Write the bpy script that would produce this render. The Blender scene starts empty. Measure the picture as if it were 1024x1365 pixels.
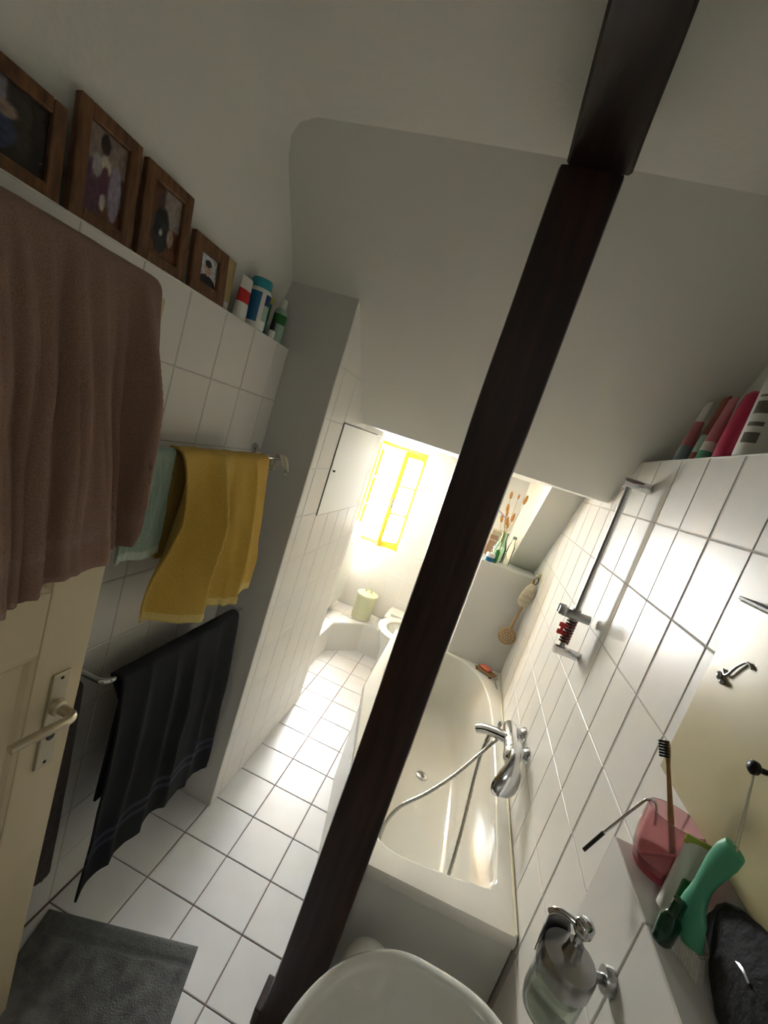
import bpy, bmesh, math, random
from mathutils import Vector, Matrix, noise

# ------------------------------------------------------------------ camera
scn = bpy.context.scene
COL = scn.collection
CAM_H = 1.7463
cam_data = bpy.data.cameras.new('camera')
cam = bpy.data.objects.new('camera', cam_data)
COL.objects.link(cam)
scn.camera = cam
cam_data.sensor_fit = 'HORIZONTAL'
cam_data.sensor_width = 36.0
cam_data.lens = 569.873 * 36.0 / 1024.0
cam_data.clip_start = 0.02
_r = Vector((0.92178161, 0.23265246, 0.31014755))
_u = Vector((-0.33718624, 0.08619645, 0.93748366))
_f = Vector((-0.19137426, 0.96873268, -0.15790151))
_m = Matrix((_r, _u, -_f)).transposed().to_4x4()
_m.translation = Vector((0, 0, CAM_H))
cam.matrix_world = _m

# ------------------------------------------------------------------ world, daylight, exposure
world = bpy.data.worlds.new('world')
scn.world = world
world.use_nodes = True
wn = world.node_tree.nodes
wn['Background'].inputs[0].default_value = (0.93, 0.97, 1.0, 1)
wn['Background'].inputs[1].default_value = 70.0
scn.view_settings.view_transform = 'Standard'
scn.view_settings.look = 'None'
scn.view_settings.gamma = 1.0
scn.view_settings.use_curve_mapping = False
scn.view_settings.exposure = 0.74

pl = bpy.data.lights.new('window_daylight_portal', 'AREA')
pl.shape = 'RECTANGLE'
pl.size = 0.46
pl.size_y = 0.95
pl.cycles.is_portal = True
po = bpy.data.objects.new('window_daylight_portal', pl)
COL.objects.link(po)
po.location = (-0.712, 3.97, 1.285)
po.rotation_euler = (math.radians(-90), 0, 0)      # shines towards -Y

HALL_FILL_POWER = 2.0  # weak fill light added out of view in the hall

# ------------------------------------------------------------------ helpers
random.seed(7)
PI = math.pi


def lin(c):
    return tuple(((v / 12.92) if v <= 0.04045 else ((v + 0.055) / 1.055) ** 2.4) for v in c)


def rgb(r, g, b):
    return lin((r / 255.0, g / 255.0, b / 255.0)) + (1.0,)


MATS = {}


def mat(name, color, rough=0.5, metal=0.0, var=0.0, vscale=8.0, bump=0.0, bscale=60.0, bdist=0.002,
        spec=0.5, trans=0.0, alpha=1.0, coat=0.0, color2=None, stretch=None, sheen=0.0, ior=1.45, detail=3.0):
    m = bpy.data.materials.new(name)
    m.use_nodes = True
    nt = m.node_tree
    b = nt.nodes['Principled BSDF']
    b.inputs['Base Color'].default_value = color
    b.inputs['Roughness'].default_value = rough
    b.inputs['Metallic'].default_value = metal
    b.inputs['Specular IOR Level'].default_value = spec
    b.inputs['Transmission Weight'].default_value = trans
    b.inputs['Alpha'].default_value = alpha
    b.inputs['Coat Weight'].default_value = coat
    b.inputs['Sheen Weight'].default_value = sheen
    b.inputs['IOR'].default_value = ior
    tc = None

    def coords(st):
        t = nt.nodes.new('ShaderNodeTexCoord')
        if st:
            mp = nt.nodes.new('ShaderNodeMapping')
            mp.inputs['Scale'].default_value = st
            nt.links.new(t.outputs['Object'], mp.inputs['Vector'])
            return mp.outputs['Vector']
        return t.outputs['Object']
    if var > 0 or color2:
        v = coords(stretch)
        n = nt.nodes.new('ShaderNodeTexNoise')
        n.inputs['Scale'].default_value = vscale
        n.inputs['Detail'].default_value = detail
        nt.links.new(v, n.inputs['Vector'])
        r = nt.nodes.new('ShaderNodeValToRGB')
        c2 = color2 or tuple(max(0, x * (1 - var)) for x in color[:3]) + (1,)
        r.color_ramp.elements[0].position = 0.32
        r.color_ramp.elements[1].position = 0.68
        r.color_ramp.elements[0].color = c2
        r.color_ramp.elements[1].color = color
        nt.links.new(n.outputs['Fac'], r.inputs['Fac'])
        nt.links.new(r.outputs['Color'], b.inputs['Base Color'])
    if bump > 0:
        v = coords(stretch)
        n2 = nt.nodes.new('ShaderNodeTexNoise')
        n2.inputs['Scale'].default_value = bscale
        n2.inputs['Detail'].default_value = 4.0
        nt.links.new(v, n2.inputs['Vector'])
        bp = nt.nodes.new('ShaderNodeBump')
        bp.inputs['Strength'].default_value = bump
        bp.inputs['Distance'].default_value = bdist
        nt.links.new(n2.outputs['Fac'], bp.inputs['Height'])
        nt.links.new(bp.outputs['Normal'], b.inputs['Normal'])
    MATS[name] = m
    return m


def thin_glass(name, tint=(0.95, 1.0, 0.98), gloss=0.02, ior=1.45):
    m = bpy.data.materials.new(name)
    m.use_nodes = True
    nt = m.node_tree
    nt.nodes.remove(nt.nodes['Principled BSDF'])
    t = nt.nodes.new('ShaderNodeBsdfTransparent')
    t.inputs[0].default_value = tuple(tint) + (1,)
    g = nt.nodes.new('ShaderNodeBsdfGlossy')
    g.inputs['Roughness'].default_value = gloss
    fr = nt.nodes.new('ShaderNodeFresnel')
    fr.inputs['IOR'].default_value = ior
    mx = nt.nodes.new('ShaderNodeMixShader')
    nt.links.new(fr.outputs[0], mx.inputs[0])
    nt.links.new(t.outputs[0], mx.inputs[1])
    nt.links.new(g.outputs[0], mx.inputs[2])
    nt.links.new(mx.outputs[0], nt.nodes['Material Output'].inputs['Surface'])
    MATS[name] = m
    return m


def attr_mat(name, rough=0.4):
    m = bpy.data.materials.new(name)
    m.use_nodes = True
    nt = m.node_tree
    a = nt.nodes.new('ShaderNodeAttribute')
    a.attribute_name = 'print'
    b = nt.nodes['Principled BSDF']
    b.inputs['Roughness'].default_value = rough
    nt.links.new(a.outputs['Color'], b.inputs['Base Color'])
    MATS[name] = m
    return m


# materials -------------------------------------------------------------
mat('plaster', rgb(235, 232, 223), rough=0.85, var=0.05, vscale=2.5, bump=0.35, bscale=55, bdist=0.003)
mat('plaster_paint', rgb(222, 219, 212), rough=0.7, var=0.04, vscale=3, bump=0.2, bscale=40, bdist=0.002)
mat('tile_wall', rgb(234, 230, 222), rough=0.33, var=0.03, vscale=5, bump=0.05, bscale=9, bdist=0.004, spec=0.24)
mat('tile_floor', rgb(231, 230, 229), rough=0.28, var=0.07, vscale=7, bump=0.16, bscale=8, bdist=0.004)
mat('grout_wall', rgb(196, 188, 178), rough=0.9)
mat('grout_floor', rgb(128, 104, 98), rough=0.95, var=0.2, vscale=12)
mat('wood_dark', rgb(58, 33, 25), rough=0.42, color2=rgb(31, 17, 13), vscale=6, stretch=(9, 9, 0.8), bump=0.25, bscale=10, bdist=0.003)
mat('wood_dark_y', rgb(46, 25, 19), rough=0.5, color2=rgb(27, 15, 11), vscale=6, stretch=(9, 0.8, 9), bump=0.25, bscale=10, bdist=0.003)
mat('wood_frame', rgb(128, 88, 54), rough=0.5, color2=rgb(86, 54, 31), vscale=14, stretch=(6, 6, 1.2), bump=0.2, bscale=20)
mat('wood_light', rgb(196, 160, 110), rough=0.55, var=0.25, vscale=18, stretch=(4, 4, 0.8))
mat('wood_bamboo', rgb(166, 126, 78), rough=0.5, var=0.3, vscale=30, stretch=(4, 4, 0.6))
mat('door_paint', rgb(216, 200, 166), rough=0.42, var=0.05, vscale=4, bump=0.06, bscale=30)
mat('cream_panel', rgb(188, 176, 134), rough=0.3, var=0.05, vscale=3, coat=0.3)
mat('acrylic', rgb(226, 222, 210), rough=0.12, var=0.015, vscale=2, coat=0.4)
mat('acrylic_panel', rgb(226, 224, 216), rough=0.3, var=0.02, vscale=2)
mat('ceramic', rgb(232, 231, 222), rough=0.12, coat=0.5, var=0.015, vscale=3)
mat('chrome', rgb(208, 208, 210), rough=0.10, metal=1.0, var=0.04, vscale=20)
mat('chrome_satin', rgb(176, 176, 176), rough=0.28, metal=1.0, var=0.06, vscale=25)
mat('alu_handle', rgb(196, 186, 160), rough=0.35, metal=0.75, var=0.06, vscale=20)
mat('hose_metal', rgb(176, 174, 168), rough=0.3, metal=0.9, var=0.1, vscale=60)
mat('white_paint', rgb(238, 236, 228), rough=0.35, var=0.02, vscale=4)
mat('white_plastic', rgb(232, 230, 222), rough=0.35, var=0.03, vscale=10)
mat('yellow_paint', rgb(226, 176, 48), rough=0.4, var=0.08, vscale=6)
mat('silicone', rgb(222, 212, 180), rough=0.5, var=0.08, vscale=10)
mat('bin_enamel', rgb(214, 214, 176), rough=0.35, var=0.05, vscale=6)
mat('towel_brown', rgb(164, 130, 110), rough=0.95, color2=rgb(138, 106, 88), vscale=420, bump=0.7, bscale=900, bdist=0.004, sheen=0.12)
mat('towel_brown_band', rgb(160, 130, 116), rough=0.9, var=0.2, vscale=150, bump=0.5, bscale=500, bdist=0.002)
mat('towel_yellow', rgb(216, 178, 78), rough=0.95, color2=rgb(190, 152, 56), vscale=420, bump=0.7, bscale=900, bdist=0.003, sheen=0.12)
mat('towel_yellow_hem', rgb(222, 198, 120), rough=0.9, var=0.15, vscale=130, bump=0.4, bscale=300)
mat('towel_green', rgb(162, 182, 164), rough=0.95, color2=rgb(138, 160, 144), vscale=420, bump=0.7, bscale=900, bdist=0.003, sheen=0.12)
mat('towel_green_hem', rgb(186, 198, 182), rough=0.9, var=0.1, vscale=120, bump=0.4, bscale=300)
mat('towel_black', rgb(20, 21, 25), rough=0.97, color2=rgb(12, 12, 15), vscale=420, bump=0.7, bscale=900, bdist=0.004, sheen=0.0)
mat('towel_black_band', rgb(44, 48, 64), rough=0.9, var=0.2, vscale=140, bump=0.4, bscale=400)
mat('cloth_grey_brown', rgb(98, 88, 84), rough=0.95, var=0.3, vscale=60, bump=0.8, bscale=300)
mat('cloth_white', rgb(214, 206, 184), rough=0.95, var=0.12, vscale=60, bump=0.6, bscale=220)
mat('mat_grey', rgb(122, 122, 118), rough=0.97, color2=rgb(88, 88, 86), vscale=24, bump=1.0, bscale=260, bdist=0.006)
mat('mat_band', rgb(104, 105, 102), rough=0.97, var=0.25, vscale=60, bump=0.8, bscale=260, bdist=0.004)
mat('plastic_teal', rgb(92, 178, 142), rough=0.4, var=0.05, vscale=8)
mat('bristle_white', rgb(224, 222, 210), rough=0.8, var=0.15, vscale=120, bump=0.8, bscale=300)
mat('bristle_black', rgb(26, 26, 26), rough=0.8, var=0.3, vscale=120)
mat('plastic_pink', rgb(250, 204, 208), rough=0.15, trans=0.85, var=0.08, vscale=10)
mat('plastic_red_dark', rgb(196, 70, 82), rough=0.15, trans=0.3, var=0.1, vscale=10)
mat('plastic_hotpink', rgb(206, 52, 92), rough=0.35, var=0.1, vscale=14)
mat('plastic_rose', rgb(204, 120, 128), rough=0.35, var=0.1, vscale=14)
mat('plastic_rust', rgb(142, 66, 48), rough=0.4, var=0.2, vscale=14)
mat('plastic_mint', rgb(170, 200, 182), rough=0.35, var=0.1, vscale=14)
mat('plastic_green', rgb(44, 120, 56), rough=0.35, var=0.12, vscale=14)
mat('plastic_green_dark', rgb(18, 66, 46), rough=0.12, coat=0.5, var=0.15, vscale=14)
mat('plastic_lime', rgb(186, 196, 92), rough=0.35, var=0.1, vscale=14)
mat('plastic_blue', rgb(30, 110, 156), rough=0.3, var=0.1, vscale=14)
mat('plastic_navy', rgb(34, 62, 120), rough=0.3, var=0.1, vscale=14)
mat('plastic_aqua', rgb(50, 156, 168), rough=0.3, var=0.1, vscale=14)
mat('plastic_greyblue', rgb(140, 158, 166), rough=0.3, var=0.1, vscale=14)
mat('plastic_red', rgb(206, 42, 40), rough=0.35, var=0.08, vscale=14)
mat('plastic_yellow', rgb(206, 190, 40), rough=0.35, var=0.08, vscale=14)
mat('plastic_beige', rgb(196, 172, 120), rough=0.5, var=0.1, vscale=14)
mat('plastic_black', rgb(18, 18, 20), rough=0.35, var=0.2, vscale=14)
mat('plastic_lilac', rgb(168, 150, 206), rough=0.5, var=0.1, vscale=14)
mat('print_grey', rgb(120, 116, 104), rough=0.5, var=0.3, vscale=40)
mat('metal_dark', rgb(58, 56, 52), rough=0.4, metal=0.6, var=0.15, vscale=20)
mat('pouch_black', rgb(20, 19, 19), rough=0.85, var=0.4, vscale=40, bump=0.8, bscale=90, bdist=0.004)
mat('spring_brown', rgb(96, 36, 26), rough=0.35, metal=0.3, var=0.2, vscale=30)
mat('soap', rgb(214, 112, 84), rough=0.4, var=0.12, vscale=16)
mat('loofah', rgb(226, 214, 188), rough=0.9, var=0.2, vscale=60, bump=1.0, bscale=140, bdist=0.005)
mat('grass_dry', rgb(214, 156, 88), rough=0.9, var=0.25, vscale=60, bump=0.8, bscale=200)
mat('stem_dry', rgb(188, 160, 98), rough=0.8, var=0.2, vscale=40)
mat('paper_tan', rgb(190, 150, 124), rough=0.7, var=0.15, vscale=20)
mat('paper_cream', rgb(220, 204, 176), rough=0.7, var=0.1, vscale=20)
mat('hole_dark', rgb(24, 22, 20), rough=0.8, var=0.2, vscale=20)
mat('string', rgb(206, 200, 176), rough=0.9, var=0.1, vscale=60)
mat('hall_wall', rgb(214, 208, 190), rough=0.85, var=0.05, vscale=3, bump=0.2, bscale=40)
mat('hall_floor', rgb(140, 110, 80), rough=0.5, color2=rgb(110, 84, 60), vscale=6, stretch=(8, 1, 8))
thin_glass('window_glass', (0.96, 0.98, 0.98), 0.01, 1.35)
thin_glass('green_glass', (0.84, 0.96, 0.86), 0.05, 1.3)
thin_glass('clear_glass', (0.95, 0.98, 0.95), 0.05, 1.3)
mat('jar_glass', rgb(236, 242, 234), rough=0.03, trans=0.92, var=0.02, vscale=8, ior=1.45)
mat('jar_soap', rgb(232, 234, 226), rough=0.1, trans=0.7, var=0.03, vscale=8, ior=1.33)
attr_mat('photo_print', 0.22)


def M(n):
    return MATS[n]


# object plumbing -----------------------------------------------------
def link(o, parent=None):
    COL.objects.link(o)
    if parent:
        o.parent = parent
    return o


def empty(name, loc=(0, 0, 0), rotz=0.0):
    o = bpy.data.objects.new(name, None)
    o.empty_display_size = 0.05
    COL.objects.link(o)
    o.location = loc
    o.rotation_euler = (0, 0, rotz)
    return o


def tag(o, label=None, cat=None, group=None, kind=None):
    if label:
        o['label'] = label
    if cat:
        o['category'] = cat
    if group:
        o['group'] = group
    if kind:
        o['kind'] = kind
    return o


def struct(o, label=None):
    o['kind'] = 'structure'
    if label:
        o['label'] = label
    return o


def thing(name, label, cat, loc=(0, 0, 0), rotz=0.0, group=None):
    return tag(empty(name, loc, rotz), label, cat, group)


def finish(bm, name, m, parent=None, smooth=False, angle=None):
    me = bpy.data.meshes.new(name)
    bmesh.ops.recalc_face_normals(bm, faces=bm.faces[:])
    bm.to_mesh(me)
    bm.free()
    ms = m if isinstance(m, (list, tuple)) else [m]
    for x in ms:
        me.materials.append(M(x))
    if smooth:
        for p in me.polygons:
            p.use_smooth = True
        if angle:
            me.set_sharp_from_angle(angle=math.radians(angle))
    return link(bpy.data.objects.new(name, me), parent)


def bx(bm, x0, x1, y0, y1, z0, z1, bev=0.0, seg=1, mtx=None):
    r = bmesh.ops.create_cube(bm, size=1.0)
    vs = r['verts']
    s = Matrix.Diagonal((x1 - x0, y1 - y0, z1 - z0, 1))
    t = Matrix.Translation(((x0 + x1) / 2, (y0 + y1) / 2, (z0 + z1) / 2))
    bmesh.ops.transform(bm, matrix=t @ s, verts=vs)
    if bev > 0:
        es = set()
        for v in vs:
            for e in v.link_edges:
                es.add(e)
        rr = bmesh.ops.bevel(bm, geom=list(es), offset=bev, segments=seg, affect='EDGES', profile=0.5)
        vs = list({v for f in rr['faces'] for v in f.verts} | {v for v in vs if v.is_valid})
    if mtx is not None:
        bmesh.ops.transform(bm, matrix=mtx, verts=vs)
    return vs


def box(name, m, x0, x1, y0, y1, z0, z1, parent=None, bev=0.0, seg=1, mtx=None, smooth=False):
    bm = bmesh.new()
    bx(bm, x0, x1, y0, y1, z0, z1, bev, seg, mtx)
    return finish(bm, name, m, parent, smooth, 35 if smooth else None)


def add_lathe(bm, prof, n=24, center=(0, 0, 0), mtx=None, sx=1.0, sy=1.0):
    """profile of (radius, z) revolved about z"""
    rings = []
    allv = []
    for (r, z) in prof:
        ring = []
        if r < 1e-6:
            v = bm.verts.new((0, 0, z))
            ring = [v]
        else:
            for i in range(n):
                a = 2 * PI * i / n
                ring.append(bm.verts.new((r * math.cos(a) * sx, r * math.sin(a) * sy, z)))
        rings.append(ring)
        allv += ring
    for a, b in zip(rings, rings[1:]):
        if len(a) == 1 and len(b) == 1:
            continue
        if len(a) == 1:
            for i in range(n):
                bm.faces.new((a[0], b[i], b[(i + 1) % n]))
        elif len(b) == 1:
            for i in range(n):
                bm.faces.new((a[i], a[(i + 1) % n], b[0]))
        else:
            for i in range(n):
                bm.faces.new((a[i], a[(i + 1) % n], b[(i + 1) % n], b[i]))
    t = Matrix.Translation(center)
    if mtx is not None:
        t = t @ mtx
    bmesh.ops.transform(bm, matrix=t, verts=allv)
    return allv


def lathe(name, m, prof, parent=None, n=24, center=(0, 0, 0), mtx=None, sx=1.0, sy=1.0, angle=40):
    bm = bmesh.new()
    add_lathe(bm, prof, n, center, mtx, sx, sy)
    return finish(bm, name, m, parent, True, angle)


def spline(pts, sub=8, closed=False):
    P = [Vector(p) for p in pts]
    n = len(P)
    out = []
    rng = n if closed else n - 1
    for i in range(rng):
        if closed:
            p0, p1, p2, p3 = P[(i - 1) % n], P[i], P[(i + 1) % n], P[(i + 2) % n]
        else:
            p0, p1, p2, p3 = P[max(i - 1, 0)], P[i], P[i + 1], P[min(i + 2, n - 1)]
        for k in range(sub):
            t = k / sub
            out.append(0.5 * ((2 * p1) + (-p0 + p2) * t + (2 * p0 - 5 * p1 + 4 * p2 - p3) * t * t + (-p0 + 3 * p1 - 3 * p2 + p3) * t ** 3))
    if not closed:
        out.append(P[-1])
    return out


def add_tube(bm, pts, rad, n=10, cap=True, flat=1.0):
    """rad: number or function of t 0..1; sweeps a circle along the points"""
    P = [Vector(p) for p in pts]
    rings = []
    up = Vector((0, 0, 1))
    d0 = (P[1] - P[0]).normalized()
    if abs(d0.dot(up)) > 0.95:
        up = Vector((1, 0, 0))
    a = d0.cross(up).normalized()
    L = len(P)
    for i, p in enumerate(P):
        d = (P[min(i + 1, L - 1)] - P[max(i - 1, 0)]).normalized()
        a = (a - d * a.dot(d)).normalized()
        b = d.cross(a)
        r = rad(i / (L - 1)) if callable(rad) else rad
        rings.append([bm.verts.new(p + a * r * math.cos(2 * PI * k / n) + b * r * flat * math.sin(2 * PI * k / n)) for k in range(n)])
    for A, B in zip(rings, rings[1:]):
        for k in range(n):
            bm.faces.new((A[k], A[(k + 1) % n], B[(k + 1) % n], B[k]))
    if cap:
        bm.faces.new(list(reversed(rings[0])))
        bm.faces.new(rings[-1])
    return rings


def tube(name, m, pts, rad, parent=None, n=10, flat=1.0):
    bm = bmesh.new()
    add_tube(bm, pts, rad, n, True, flat)
    return finish(bm, name, m, parent, True, 50)


def prism(name, m, poly, axis, a0, a1, parent=None, bev=0.0):
    """extrude a 2D polygon along an axis. axis 'x': poly=(y,z); 'y': (x,z); 'z': (x,y)"""
    bm = bmesh.new()

    def P(p, a):
        return {'x': (a, p[0], p[1]), 'y': (p[0], a, p[1]), 'z': (p[0], p[1], a)}[axis]
    A = [bm.verts.new(P(p, a0)) for p in poly]
    B = [bm.verts.new(P(p, a1)) for p in poly]
    bm.faces.new(A)
    bm.faces.new(B)
    n = len(poly)
    for i in range(n):
        bm.faces.new((A[i], A[(i + 1) % n], B[(i + 1) % n], B[i]))
    if bev > 0:
        bmesh.ops.bevel(bm, geom=bm.edges[:], offset=bev, segments=2, affect='EDGES')
    return finish(bm, name, m, parent)


# tiles -----------------------------------------------------------------
TILE_CACHE = {}


def tile_mesh(w, h, t, m):
    key = (round(w, 4), round(h, 4), t, m)
    if key in TILE_CACHE:
        return TILE_CACHE[key]
    b = min(0.0022, w * 0.3, h * 0.3)
    d = b * 0.7
    V = []
    for (ww, hh, z) in ((w / 2, h / 2, -t), (w / 2, h / 2, -d), (w / 2 - b, h / 2 - b, 0)):
        V += [(-ww, -hh, z), (ww, -hh, z), (ww, hh, z), (-ww, hh, z)]
    F = [(8, 9, 10, 11)]
    for k in (0, 4):
        for i in range(4):
            F.append((k + i, k + (i + 1) % 4, k + 4 + (i + 1) % 4, k + 4 + i))
    me = bpy.data.meshes.new('tile')
    me.from_pydata(V, [], F)
    me.materials.append(M(m))
    TILE_CACHE[key] = me
    return me


def tile_grid(parent, org, U, V, ur, vr, tu, tv, u0, v0, m, name='tile', t=0.006, gap=0.0026, skip=None, tilt=0.0016):
    """lay tiles on the plane through org spanned by U, V inside ur x vr; joints at u0 + k*tu, v0 + k*tv"""
    U = Vector(U); V = Vector(V); N = U.cross(V); org = Vector(org)
    k0 = math.floor((ur[0] - u0) / tu + 1e-6); k1 = math.ceil((ur[1] - u0) / tu - 1e-6)
    l0 = math.floor((vr[0] - v0) / tv + 1e-6); l1 = math.ceil((vr[1] - v0) / tv - 1e-6)
    cnt = 0
    for k in range(k0, k1):
        for l in range(l0, l1):
            a0 = max(u0 + k * tu, ur[0]); a1 = min(u0 + (k + 1) * tu, ur[1])
            b0 = max(v0 + l * tv, vr[0]); b1 = min(v0 + (l + 1) * tv, vr[1])
            a0 += gap / 2; a1 -= gap / 2; b0 += gap / 2; b1 -= gap / 2
            if a1 - a0 < 0.004 or b1 - b0 < 0.004:
                continue
            if skip and skip((a0 + a1) / 2, (b0 + b1) / 2):
                continue
            o = bpy.data.objects.new(name, tile_mesh(a1 - a0, b1 - b0, t, m))
            c = org + U * ((a0 + a1) / 2) + V * ((b0 + b1) / 2)
            R = Matrix((U, V, N)).transposed()
            R = R @ Matrix.Rotation(random.gauss(0, tilt), 3, 'X') @ Matrix.Rotation(random.gauss(0, tilt), 3, 'Y')
            o.matrix_world = Matrix.Translation(c) @ R.to_4x4()
            link(o, parent)
            cnt += 1
    return cnt


# ================================================================== SETTING
# dimensions of the place
XL = -0.845      # tiled face of the left wall
XR = 0.52        # tiled face of the right wall
XS = -0.63       # tiled face of the partition beside the passage
YP = 1.53        # front of the partition
YPE = 2.45       # far end of the partition
YW = 3.60        # window wall
ZC = 2.505       # ceiling
LEDGE_L = 1.955
LEDGE_R = 1.967
ZF = 1.79        # low ceiling at the window end


def slope_z(y):
    return 2.19 - 0.87 * (y - 1.53)


# ---- floor
fl = struct(box('floor', 'grout_floor', -1.1, 0.65, -0.2, 3.95, -0.12, -0.0025))
tx0, ty0 = -0.4407, 2.1848
tile_grid(fl, (0, 0, 0), (1, 0, 0), (0, 1, 0), (XL, 0.515), (-0.08, 3.36), 0.2, 0.2, tx0, ty0, 'tile_floor', 'floor_tile', gap=0.004,
          skip=lambda u, v: (v > 1.63 and u < -0.72 and v < 2.4) or (v > 1.6 and u > 0.0) or (u < -0.8 and v > 2.4))

# ---- left wall, tiled up to the picture ledge, plaster above
wl = struct(box('wall_left', 'grout_wall', -1.10, XL - 0.0015, -0.2, YP, -0.12, LEDGE_L - 0.004))
tile_grid(wl, (XL, 0, 0), (0, 1, 0), (0, 0, 1), (-0.08, YP), (0, LEDGE_L), 0.1525, 0.2, 0.985, 1.757, 'tile_wall', 'wall_tile')
box('ledge', 'white_paint', -1.10, XL + 0.001, -0.2, YP, LEDGE_L - 0.004, LEDGE_L, wl, 0.001)


def sweep_y(name, m, prof, y0, y1, ny=14, wob=0.004):
    """open profile (x,z) swept along y as a solid shell, slightly uneven like old plaster"""
    bm = bmesh.new()
    rows = []
    for j in range(ny + 1):
        y = y0 + (y1 - y0) * j / ny
        row = []
        for (x, z) in prof:
            w = noise.noise(Vector((x * 2.1, y * 1.7, z * 2.1))) * wob
            row.append(bm.verts.new((x + w, y, z + w)))
        rows.append(row)
    for A, B in zip(rows, rows[1:]):
        for i in range(len(prof) - 1):
            bm.faces.new((A[i], A[i + 1], B[i + 1], B[i]))
    o = finish(bm, name, m, None, True)
    return o


upL = [(-0.975, LEDGE_L - 0.004), (-0.958, 2.00), (-0.93, 2.09), (-0.905, 2.18), (-0.882, 2.28), (-0.866, 2.37), (-0.852, 2.44),
       (-0.832, 2.475), (-0.80, 2.495), (-0.75, 2.505), (-0.70, 2.510), (-0.70, 2.62), (-1.10, 2.62), (-1.10, LEDGE_L - 0.004)]
wlu = struct(sweep_y('wall_left_upper', 'plaster', upL + [upL[0]], -0.2, 1.80))

# ---- right wall, tiled up to the bottle ledge, plaster above
wr = struct(box('wall_right', 'grout_wall', XR + 0.0015, 0.80, -0.2, 3.95, -0.12, LEDGE_R - 0.004))
tile_grid(wr, (XR, 0, 0), (0, -1, 0), (0, 0, 1), (-2.78, -1.12), (0.524, LEDGE_R), 0.163, 0.2068, -0.952, 1.352, 'tile_wall', 'wall_tile')
tile_grid(wr, (XR, 0, 0), (0, -1, 0), (0, 0, 1), (-1.12, 0.08), (0.0, LEDGE_R), 0.163, 0.2068, -0.952, 1.352, 'tile_wall', 'wall_tile',
          skip=lambda u, v: -u < 0.775 and v < 1.1)
tile_grid(wr, (XR, 0, 0), (0, -1, 0), (0, 0, 1), (-3.1, -2.78), (1.2, ZF), 0.163, 0.2068, -0.952, 1.352, 'tile_wall', 'wall_tile')
box('ledge', 'white_paint', XR - 0.001, 0.80, -0.2, 1.9, LEDGE_R - 0.004, LEDGE_R, wr, 0.001)
upR = [(0.63, LEDGE_R - 0.004), (0.632, 2.1), (0.622, 2.25), (0.60, 2.38), (0.565, 2.46), (0.51, 2.498), (0.46, 2.510),
       (0.46, 2.62), (0.80, 2.62), (0.80, LEDGE_R - 0.004)]
wru = struct(sweep_y('wall_right_upper', 'plaster', upR + [upR[0]], -0.2, 1.85))

# ---- partition beside the passage
pp = struct(prism('wall_partition', 'plaster_paint', [(YP, -0.12), (YPE, -0.12), (YPE, 1.84), (1.97, 1.84), (YP, 2.23)], 'x', -1.10, XS - 0.0015))
PAN = (1.752, 2.318, 1.345, 1.762)
tile_grid(pp, (XS, 0, 0), (0, 1, 0), (0, 0, 1), (YP + 0.004, PAN[0] - 0.004), (0, 2.18), 0.157, 0.2, 1.5915, 1.755, 'tile_wall', 'wall_tile')
tile_grid(pp, (XS, 0, 0), (0, 1, 0), (0, 0, 1), (PAN[0] - 0.004, YPE), (0, PAN[2] - 0.004), 0.157, 0.2, 1.5915, 1.755, 'tile_wall', 'wall_tile')
tile_grid(pp, (XS, 0, 0), (0, 1, 0), (0, 0, 1), (PAN[0] - 0.004, YPE), (PAN[3] + 0.004, 2.0), 0.157, 0.2, 1.5915, 1.755, 'tile_wall', 'wall_tile',
          skip=lambda u, v: v > slope_z(u) + 0.1)
tile_grid(pp, (XS, 0, 0), (0, 1, 0), (0, 0, 1), (PAN[1] + 0.004, YPE), (PAN[2] - 0.004, PAN[3] + 0.004), 0.157, 0.2, 1.5915, 1.755, 'tile_wall', 'wall_tile')
ap = thing('access_panel', 'flush white access panel in the tiled partition beside the window passage', 'panel', (XS, 2.035, 1.345))
box('panel_frame', 'metal_dark', -0.002, 0.0008, PAN[0] - 2.035 - 0.003, PAN[1] - 2.035 + 0.003, -0.003, PAN[3] - PAN[2] + 0.003, ap)
pdr = box('panel_door', 'white_paint', 0.0005, 0.003, PAN[0] - 2.035 + 0.003, PAN[1] - 2.035 + 0.0025, -0.0015, PAN[3] - PAN[2] - 0.003, ap, 0.0008)
lathe('panel_knob', 'metal_dark', [(0.0, 0.012), (0.004, 0.011), (0.005, 0.006), (0.003, 0.0)], pdr, 10,
      (0.003, PAN[0] - 2.035 + 0.03, 0.205), Matrix.Rotation(PI / 2, 4, 'Y'))

# ---- recess wall behind the radiator
XRC = -0.95
wrec = struct(box('wall_recess', 'plaster_paint', -1.10, XRC, YPE, 3.95, -0.12, 1.95))

# ---- window wall with an opening
OX0, OX1, OZ0, OZ1 = XRC, -0.495, 0.82, 1.752
bm = bmesh.new()
bx(bm, OX1, 0.60, YW + 0.0015, 3.95, -0.12, 1.95)
bx(bm, -1.10, OX1, YW + 0.0015, 3.95, -0.12, OZ0)
bx(bm, -1.10, OX1, YW + 0.0015, 3.95, OZ1, 1.95)
ww = struct(finish(bm, 'wall_window', 'plaster'))
tile_grid(ww, (0, YW, 0), (1, 0, 0), (0, 0, 1), (OX1, 0.345), (0.25, ZF), 0.15, 0.2, -0.648, 0.665, 'tile_wall', 'wall_tile')
tile_grid(ww, (0, YW, 0), (1, 0, 0), (0, 0, 1), (XRC, OX1), (0.25, OZ0), 0.15, 0.2, -0.648, 0.665, 'tile_wall', 'wall_tile')
box('sill', 'white_paint', OX0, OX1, YW - 0.004, 3.95, OZ0 - 0.004, OZ0 + 0.012, ww, 0.003)
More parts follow.
